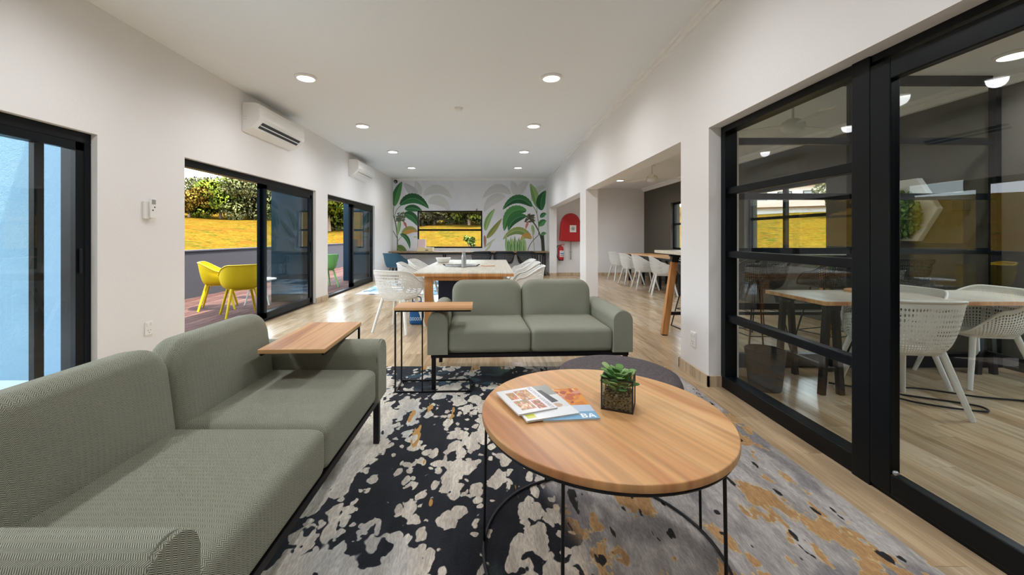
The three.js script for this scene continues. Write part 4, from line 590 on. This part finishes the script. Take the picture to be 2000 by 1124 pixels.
{ const o = thing('power_cable', 'loose black power cable with plug on the office floor', 'cable', [3.4, 0, 2.95]); mesh('cord', tube([[-0.55, 0.008, -0.35], [-0.2, 0.01, -0.1], [0.15, 0.01, 0.12], [0.1, 0.012, 0.2], [-0.25, 0.014, 0.05], [-0.35, 0.02, -0.15], [0, 0.022, -0.2], [0.35, 0.012, -0.05], [0.62, 0.01, 0.02]], 0.007, 120, 6), M.rubber, o); mesh('plug', lb(0.05, 0.03, 0.035, 0.645, 0.015, 0.02, 0.006), M.rubber, o); for (const k of [-1, 1]) mesh('plug_pin', rod([0.665, 0.018, 0.02 + k * 0.01], [0.69, 0.022, 0.02 + k * 0.01], 0.003), M.steel, o); }
{
  const o = thing('hexagonal_planter', 'white hexagonal wall planter full of trailing green leaves', 'planter', [XD, 1.55, 4.58], -PI / 2), hex = (r) => [...Array(6)].map((_, k) => new THREE.Vector2(r * Math.cos(k * PI / 3), r * Math.sin(k * PI / 3)));
  const s = new THREE.Shape(hex(0.4)); s.holes.push(new THREE.Path(hex(0.23).reverse())); mesh('frame', new THREE.ExtrudeGeometry(s, { depth: 0.05, bevelEnabled: true, bevelSize: 0.008, bevelThickness: 0.008, bevelSegments: 2 }).translate(0, 0, 0.02), M.gloss, o); mesh('back_board', new THREE.ExtrudeGeometry(new THREE.Shape(hex(0.3)), { depth: 0.01, bevelEnabled: false }).translate(0, 0, 0.005), M.black, o);
  const lg = []; for (let k = 0; k < 1500; k++) { const a = R(0, 6.28), r = Math.sqrt(rnd()) * 0.29, g = new THREE.CircleGeometry(R(0.012, 0.024), 6).scale(1, 1.5, 1).rotateX(R(-0.9, 0.9)).rotateY(R(-0.9, 0.9)).rotateZ(R(0, 6)).translate(r * Math.cos(a) - 0.02, r * Math.sin(a) * 1.0 - 0.03 - 0.06 * rnd(), 0.07 + R(0, 0.1)), c = new THREE.Color().setRGB(...[[0.16, 0.3, 0.06], [0.26, 0.42, 0.1], [0.09, 0.2, 0.04]][k % 3]), arr = new Float32Array(g.attributes.position.count * 3); for (let i = 0; i < arr.length; i += 3) c.toArray(arr, i); g.setAttribute('color', new THREE.BufferAttribute(arr, 3)); lg.push(g); }
  const f = mesh('foliage', mergeGeometries(lg), std({ vertexColors: true, roughness: 0.6, side: THREE.DoubleSide }), o); f.userData.kind = 'stuff';
}
{ const o = thing('wall_speaker', 'small dark box on the charcoal wall beside the planter', 'speaker', [XD, 1.57, 4.0], -PI / 2); mesh('body', lb(0.12, 0.12, 0.06, 0, 0, 0.035, 0.006), std({ color: '#3a3836', roughness: 0.7 }), o); mesh('grille', lb(0.1, 0.1, 0.004, 0, 0, 0.066), M.black, o); }

// ---------------------------------------------------------------- outside: terrace, garden, trees, buildings
{
  const f = structGroup('terrace_floor', 'brown timber decking of the terrace outside the sliding doors', 'decking'); mesh('deck_base', bx(-6.1, XL - 0.25, -0.4, -0.022, 3.65, 16), M.rubber, f);
  const g = metricUV(new THREE.BoxGeometry(0.136, 0.02, 3.05), 0.6); let n = 0;
  for (let x = -6.03; x < XL - 0.3; x += 0.141) for (let d = 5.2; d < 16; d += 3.06) { const m = mesh('deck_board', g, M.deck[n++ % 3], f); m.position.set(x, -0.012, -d); }
  struct('parapet_wall', [bx(-6.3, -6.1, -0.6, 0.94, 3.65, 16), bx(-6.32, -6.08, 0.94, 0.965, 3.65, 16)], M.parapet, 'grey plastered parapet wall around the terrace', 'wall');
  struct('terrace_end_wall', bx(-6.3, XL - 0.25, -0.3, 3.37, 3.4, 3.65), M.sky, 'roughcast wall outside the nearest sliding door, navy lightened to pale blue by painted-in daylight haze', 'wall');
  struct('terrace_fin', bx(-4.22, XL - 0.25, -0.02, 3.37, 7.42, 7.66), M.navy, 'navy wall fin between the two farther sliding doors', 'wall');
  struct('terrace_fin', bx(-4.22, XL - 0.25, -0.02, 3.37, 11.0, 11.24), M.navy, 'navy wall fin beyond the sliding door near the mural', 'wall');
  struct('front_terrace_floor', bx(-6.3, XL - 0.25, -0.3, -0.01, D_BACK, 3.4), std({ color: '#b9c4cc', roughness: 0.5 }), 'pale paving outside the nearest sliding door', 'paving');
}
{ const o = thing('terrace_table', 'small round white table between the yellow chairs', 'table', [-4.28, 0, 7.16]); mesh('table_top', new THREE.CylinderGeometry(0.27, 0.27, 0.02, 40).translate(0, 0.46, 0), M.plastic, o); for (let k = 0; k < 3; k++) { const a = k * 2.094 + 0.4; mesh('leg', rod([0.24 * Math.cos(a), 0, 0.24 * Math.sin(a)], [0.12 * Math.cos(a), 0.45, 0.12 * Math.sin(a)], 0.014), M.plastic, o); } }
const ground = (x, z) => { const dx = Math.max(-6.3 - x, 0, x - 5.9), dz = Math.max(-16.2 - z, 0, z - 3), r = Math.hypot(dx, dz); return -0.5 + 0.1 * Math.min(r, 90) + (fbm(x * 0.07 + 40, z * 0.07 + 40, 3) - 0.5) * 1.0 * sstep(r, 2, 14); };
{
  const N = 150, S = 260, g = new THREE.PlaneGeometry(S, S, N, N).rotateX(-PI / 2), p = g.attributes.position;
  for (let i = 0; i < p.count; i++) { let x = p.getX(i), z = p.getZ(i) - 8; x = Math.sign(x) * Math.abs(x) ** 1.6 / 130 ** 0.6; p.setXYZ(i, x, ground(x, z) - ((x > -6.3 && x < 5.9 && z > -16 && z < 3) ? 0.25 : 0), z); }
  g.computeVertexNormals(); for (let i = 0; i < p.count; i++) g.attributes.uv.setXY(i, p.getX(i) / 14, p.getZ(i) / 14);
  const t = dataTex(1024, 1024, (u, v) => { const a = fbm(u * 14, v * 14, 5), b = fbm(u * 90, v * 90, 3), c = fbm(u * 5 + 9, v * 5, 3); let col = mix3([196, 158, 70], [170, 128, 54], a); col = mix3(col, [190, 120, 60], sstep(c, 0.55, 0.75) * 0.6); col = mix3(col, [120, 124, 58], sstep(fbm(u * 22 + 4, v * 22, 4), 0.62, 0.72) * 0.7); const q = 0.75 + 0.5 * b; return [col[0] * q, col[1] * q, col[2] * q]; });
  struct('ground', g, phy({ map: t, color: '#83846c', roughness: 1, specularIntensity: 0 }), 'dry golden grass hillside around the building', 'ground');
}
function treeGeo(n, rx, ry, blobs, cols, leafSize) {
  const cs = []; for (let k = 0; k < blobs; k++) { const a = R(0, 6.28), q = Math.sqrt(rnd()); cs.push([Math.cos(a) * q * rx * 0.75, R(-0.5, 0.75) * ry, Math.sin(a) * q * rx * 0.75, R(0.28, 0.48) * rx]); }
  const pos = new Float32Array(n * 12), nor = new Float32Array(n * 12), col = new Float32Array(n * 12), idx = [], v = new THREE.Vector3(), e = new THREE.Euler(), m = new THREE.Matrix4(), c = new THREE.Color();
  for (let i = 0; i < n; i++) {
    const b = cs[i % blobs]; v.set(R(-1, 1), R(-1, 1), R(-1, 1)).normalize().multiplyScalar(b[3] * (0.6 + 0.45 * rnd())); const s = leafSize * R(0.6, 1.3);
    m.makeRotationFromEuler(e.set(R(0, 6), R(0, 6), R(0, 6))); c.setRGB(...cols[Math.floor(rnd() * cols.length)]); const nv = v.clone().normalize();
    [[-1, -0.6], [1, -0.6], [1, 0.6], [-1, 0.6]].forEach(([x, y], k) => { const w = new THREE.Vector3(x * s, y * s, 0).applyMatrix4(m); pos.set([b[0] + v.x + w.x, b[1] + v.y * 0.85 + w.y, b[2] + v.z + w.z], i * 12 + k * 3); nor.set(nv.toArray(), i * 12 + k * 3); c.toArray(col, i * 12 + k * 3); }); idx.push(i * 4, i * 4 + 1, i * 4 + 2, i * 4, i * 4 + 2, i * 4 + 3);
  }
  const g = new THREE.BufferGeometry(); g.setAttribute('position', new THREE.BufferAttribute(pos, 3)); g.setAttribute('normal', new THREE.BufferAttribute(nor, 3)); g.setAttribute('color', new THREE.BufferAttribute(col, 3)); g.setIndex(idx); return g;
}
{
  const lm = phy({ vertexColors: true, roughness: 0.9, specularIntensity: 0.15, side: THREE.DoubleSide }), bark = std({ color: '#8a7660', roughness: 1 });
  const kinds = [
    ['green_tree', treeGeo(9500, 3.6, 2.6, 22, [[0.2, 0.26, 0.03], [0.3, 0.34, 0.04], [0.1, 0.15, 0.02]], 0.13), 'bright green'], ['amber_tree', treeGeo(8500, 3.4, 2.4, 18, [[0.38, 0.24, 0.04], [0.32, 0.18, 0.03], [0.28, 0.22, 0.04]], 0.13), 'amber leaved'],
    ['olive_tree', treeGeo(9500, 3.8, 3.0, 22, [[0.22, 0.23, 0.09], [0.32, 0.31, 0.14], [0.15, 0.16, 0.06]], 0.13), 'dusty olive'],
  ];
  const spots = [ // direction x/d, depth d, kind, scale, where
    [-0.78, 44, 1, 1.0, 'at the frame of the open door'], [-0.7, 46, 0, 1.25, 'centred in the open door'], [-0.61, 47, 2, 1.25, 'behind the open door stile'], [-0.565, 52, 0, 1.3, 'beyond the open door stile'], [-0.75, 60, 2, 1.3, 'far behind the amber tree'], [-0.66, 62, 0, 1.4, 'far behind the middle of the open door'], [-0.53, 50, 2, 1.2, 'beside the navy fin'],
    [-0.42, 40, 0, 1.5, 'in the farther door beside its jamb'], [-0.385, 44, 2, 1.5, 'in the middle of the farther door'], [-0.35, 50, 0, 1.4, 'behind the farther door stile'], [-0.46, 52, 2, 1.5, 'far behind the farther door'],
    [-0.2, 48, 2, 1.1, 'at one end of the mural window'], [-0.15, 50, 2, 1.2, 'second across the mural window'], [-0.105, 49, 2, 1.1, 'in the middle of the mural window'], [-0.06, 47, 0, 1.2, 'fourth across the mural window'], [-0.02, 46, 0, 1.25, 'at the other end of the mural window'], [-0.175, 62, 0, 1.4, 'far behind the start of the mural window'], [-0.08, 60, 2, 1.5, 'far behind the middle of the mural window'],
    [0.95, 40, 2, 1.2, 'outside the bar table window'], [0.62, 60, 0, 1.3, 'beyond the far side room window'],
  ];
  const made = {};
  for (const [q, d, k, s, w] of spots) {
    const x = q * d, y = ground(x, -d), [nm, g, adj] = kinds[k], label = adj + ' tree ' + w; let o;
    if (made[k]) o = copy(made[k], [x, y, d], R(0, 6), label); else { o = made[k] = thing(nm, label, 'tree', [x, y, d], 0, 'hillside trees'); mesh('crown', g, lm, o).position.y = 2.3; mesh('trunk', [rod([0, -0.3, 0], [0.1, 2.2, 0], 0.22, 0.14), rod([0.1, 2.1, 0], [1.0, 3.9, 0.3], 0.11, 0.05), rod([0.1, 2.1, 0], [-0.9, 3.8, -0.3], 0.11, 0.05), rod([0.1, 2.1, 0], [0.1, 4.2, 0.5], 0.1, 0.05)], bark, o); }
    o.scale.setScalar(s * 0.72);
  }
  { const o = thing('small_bush', 'small green bush on the slope below the mural window trees', 'bush', [-1.6, ground(-1.6, -26), 26]); mesh('foliage', treeGeo(500, 0.5, 0.36, 8, [[0.16, 0.24, 0.05], [0.22, 0.3, 0.07]], 0.07).translate(0, 0.35, 0), lm, o).userData.kind = 'stuff'; mesh('stem', rod([0, -0.2, 0], [0, 0.5, 0], 0.04), bark, o); }
}
{ // pale building beyond the side windows
  const o = thing('apartment_block', 'pale apartment block with pinkish balconies seen through the side window', 'building', [41, ground(41, -58) - 0.5, 58], -0.5), wl = std({ color: '#e9dfd8', roughness: 0.9 }), pk = std({ color: '#d8b3a2', roughness: 0.9 });
  mesh('wall', lb(18, 12, 9, 0, 6, 0), wl, o); for (let r = 0; r < 4; r++) { mesh('balcony', lb(17, 0.9, 1.2, 0, 1.4 + r * 2.9, 5), pk, o); for (let c = 0; c < 6; c++) { const w = mesh('window', lb(1.6, 1.4, 0.1, -7 + c * 2.8, 2.6 + r * 2.9 - 0.2, 4.52), M.frame, o); mesh('pane', lb(1.4, 1.2, 0.06, -7 + c * 2.8, 2.6 + r * 2.9 - 0.2, 4.56), M.grey, w); } } mesh('roof', lb(18.6, 0.4, 9.6, 0, 12.2, 0), pk, o);
}
struct('roof_slab', [bx(XL - 0.35, XR + 0.23, ROOM_H + 0.2, ROOM_H + 0.26, D_BACK - 0.3, D_END + 0.35), bx(XR + 0.23, XD + 1.0, SIDE_H + 0.2, SIDE_H + 0.26, D_BACK - 0.3, D_SIDE + 0.35)], M.parapet, 'flat grey roof covering of the building with an added eave shading the side windows', 'roof');  // overhang beyond the charcoal wall is added, unseen, to block sun from its windows
renderer.render(scene, camera);
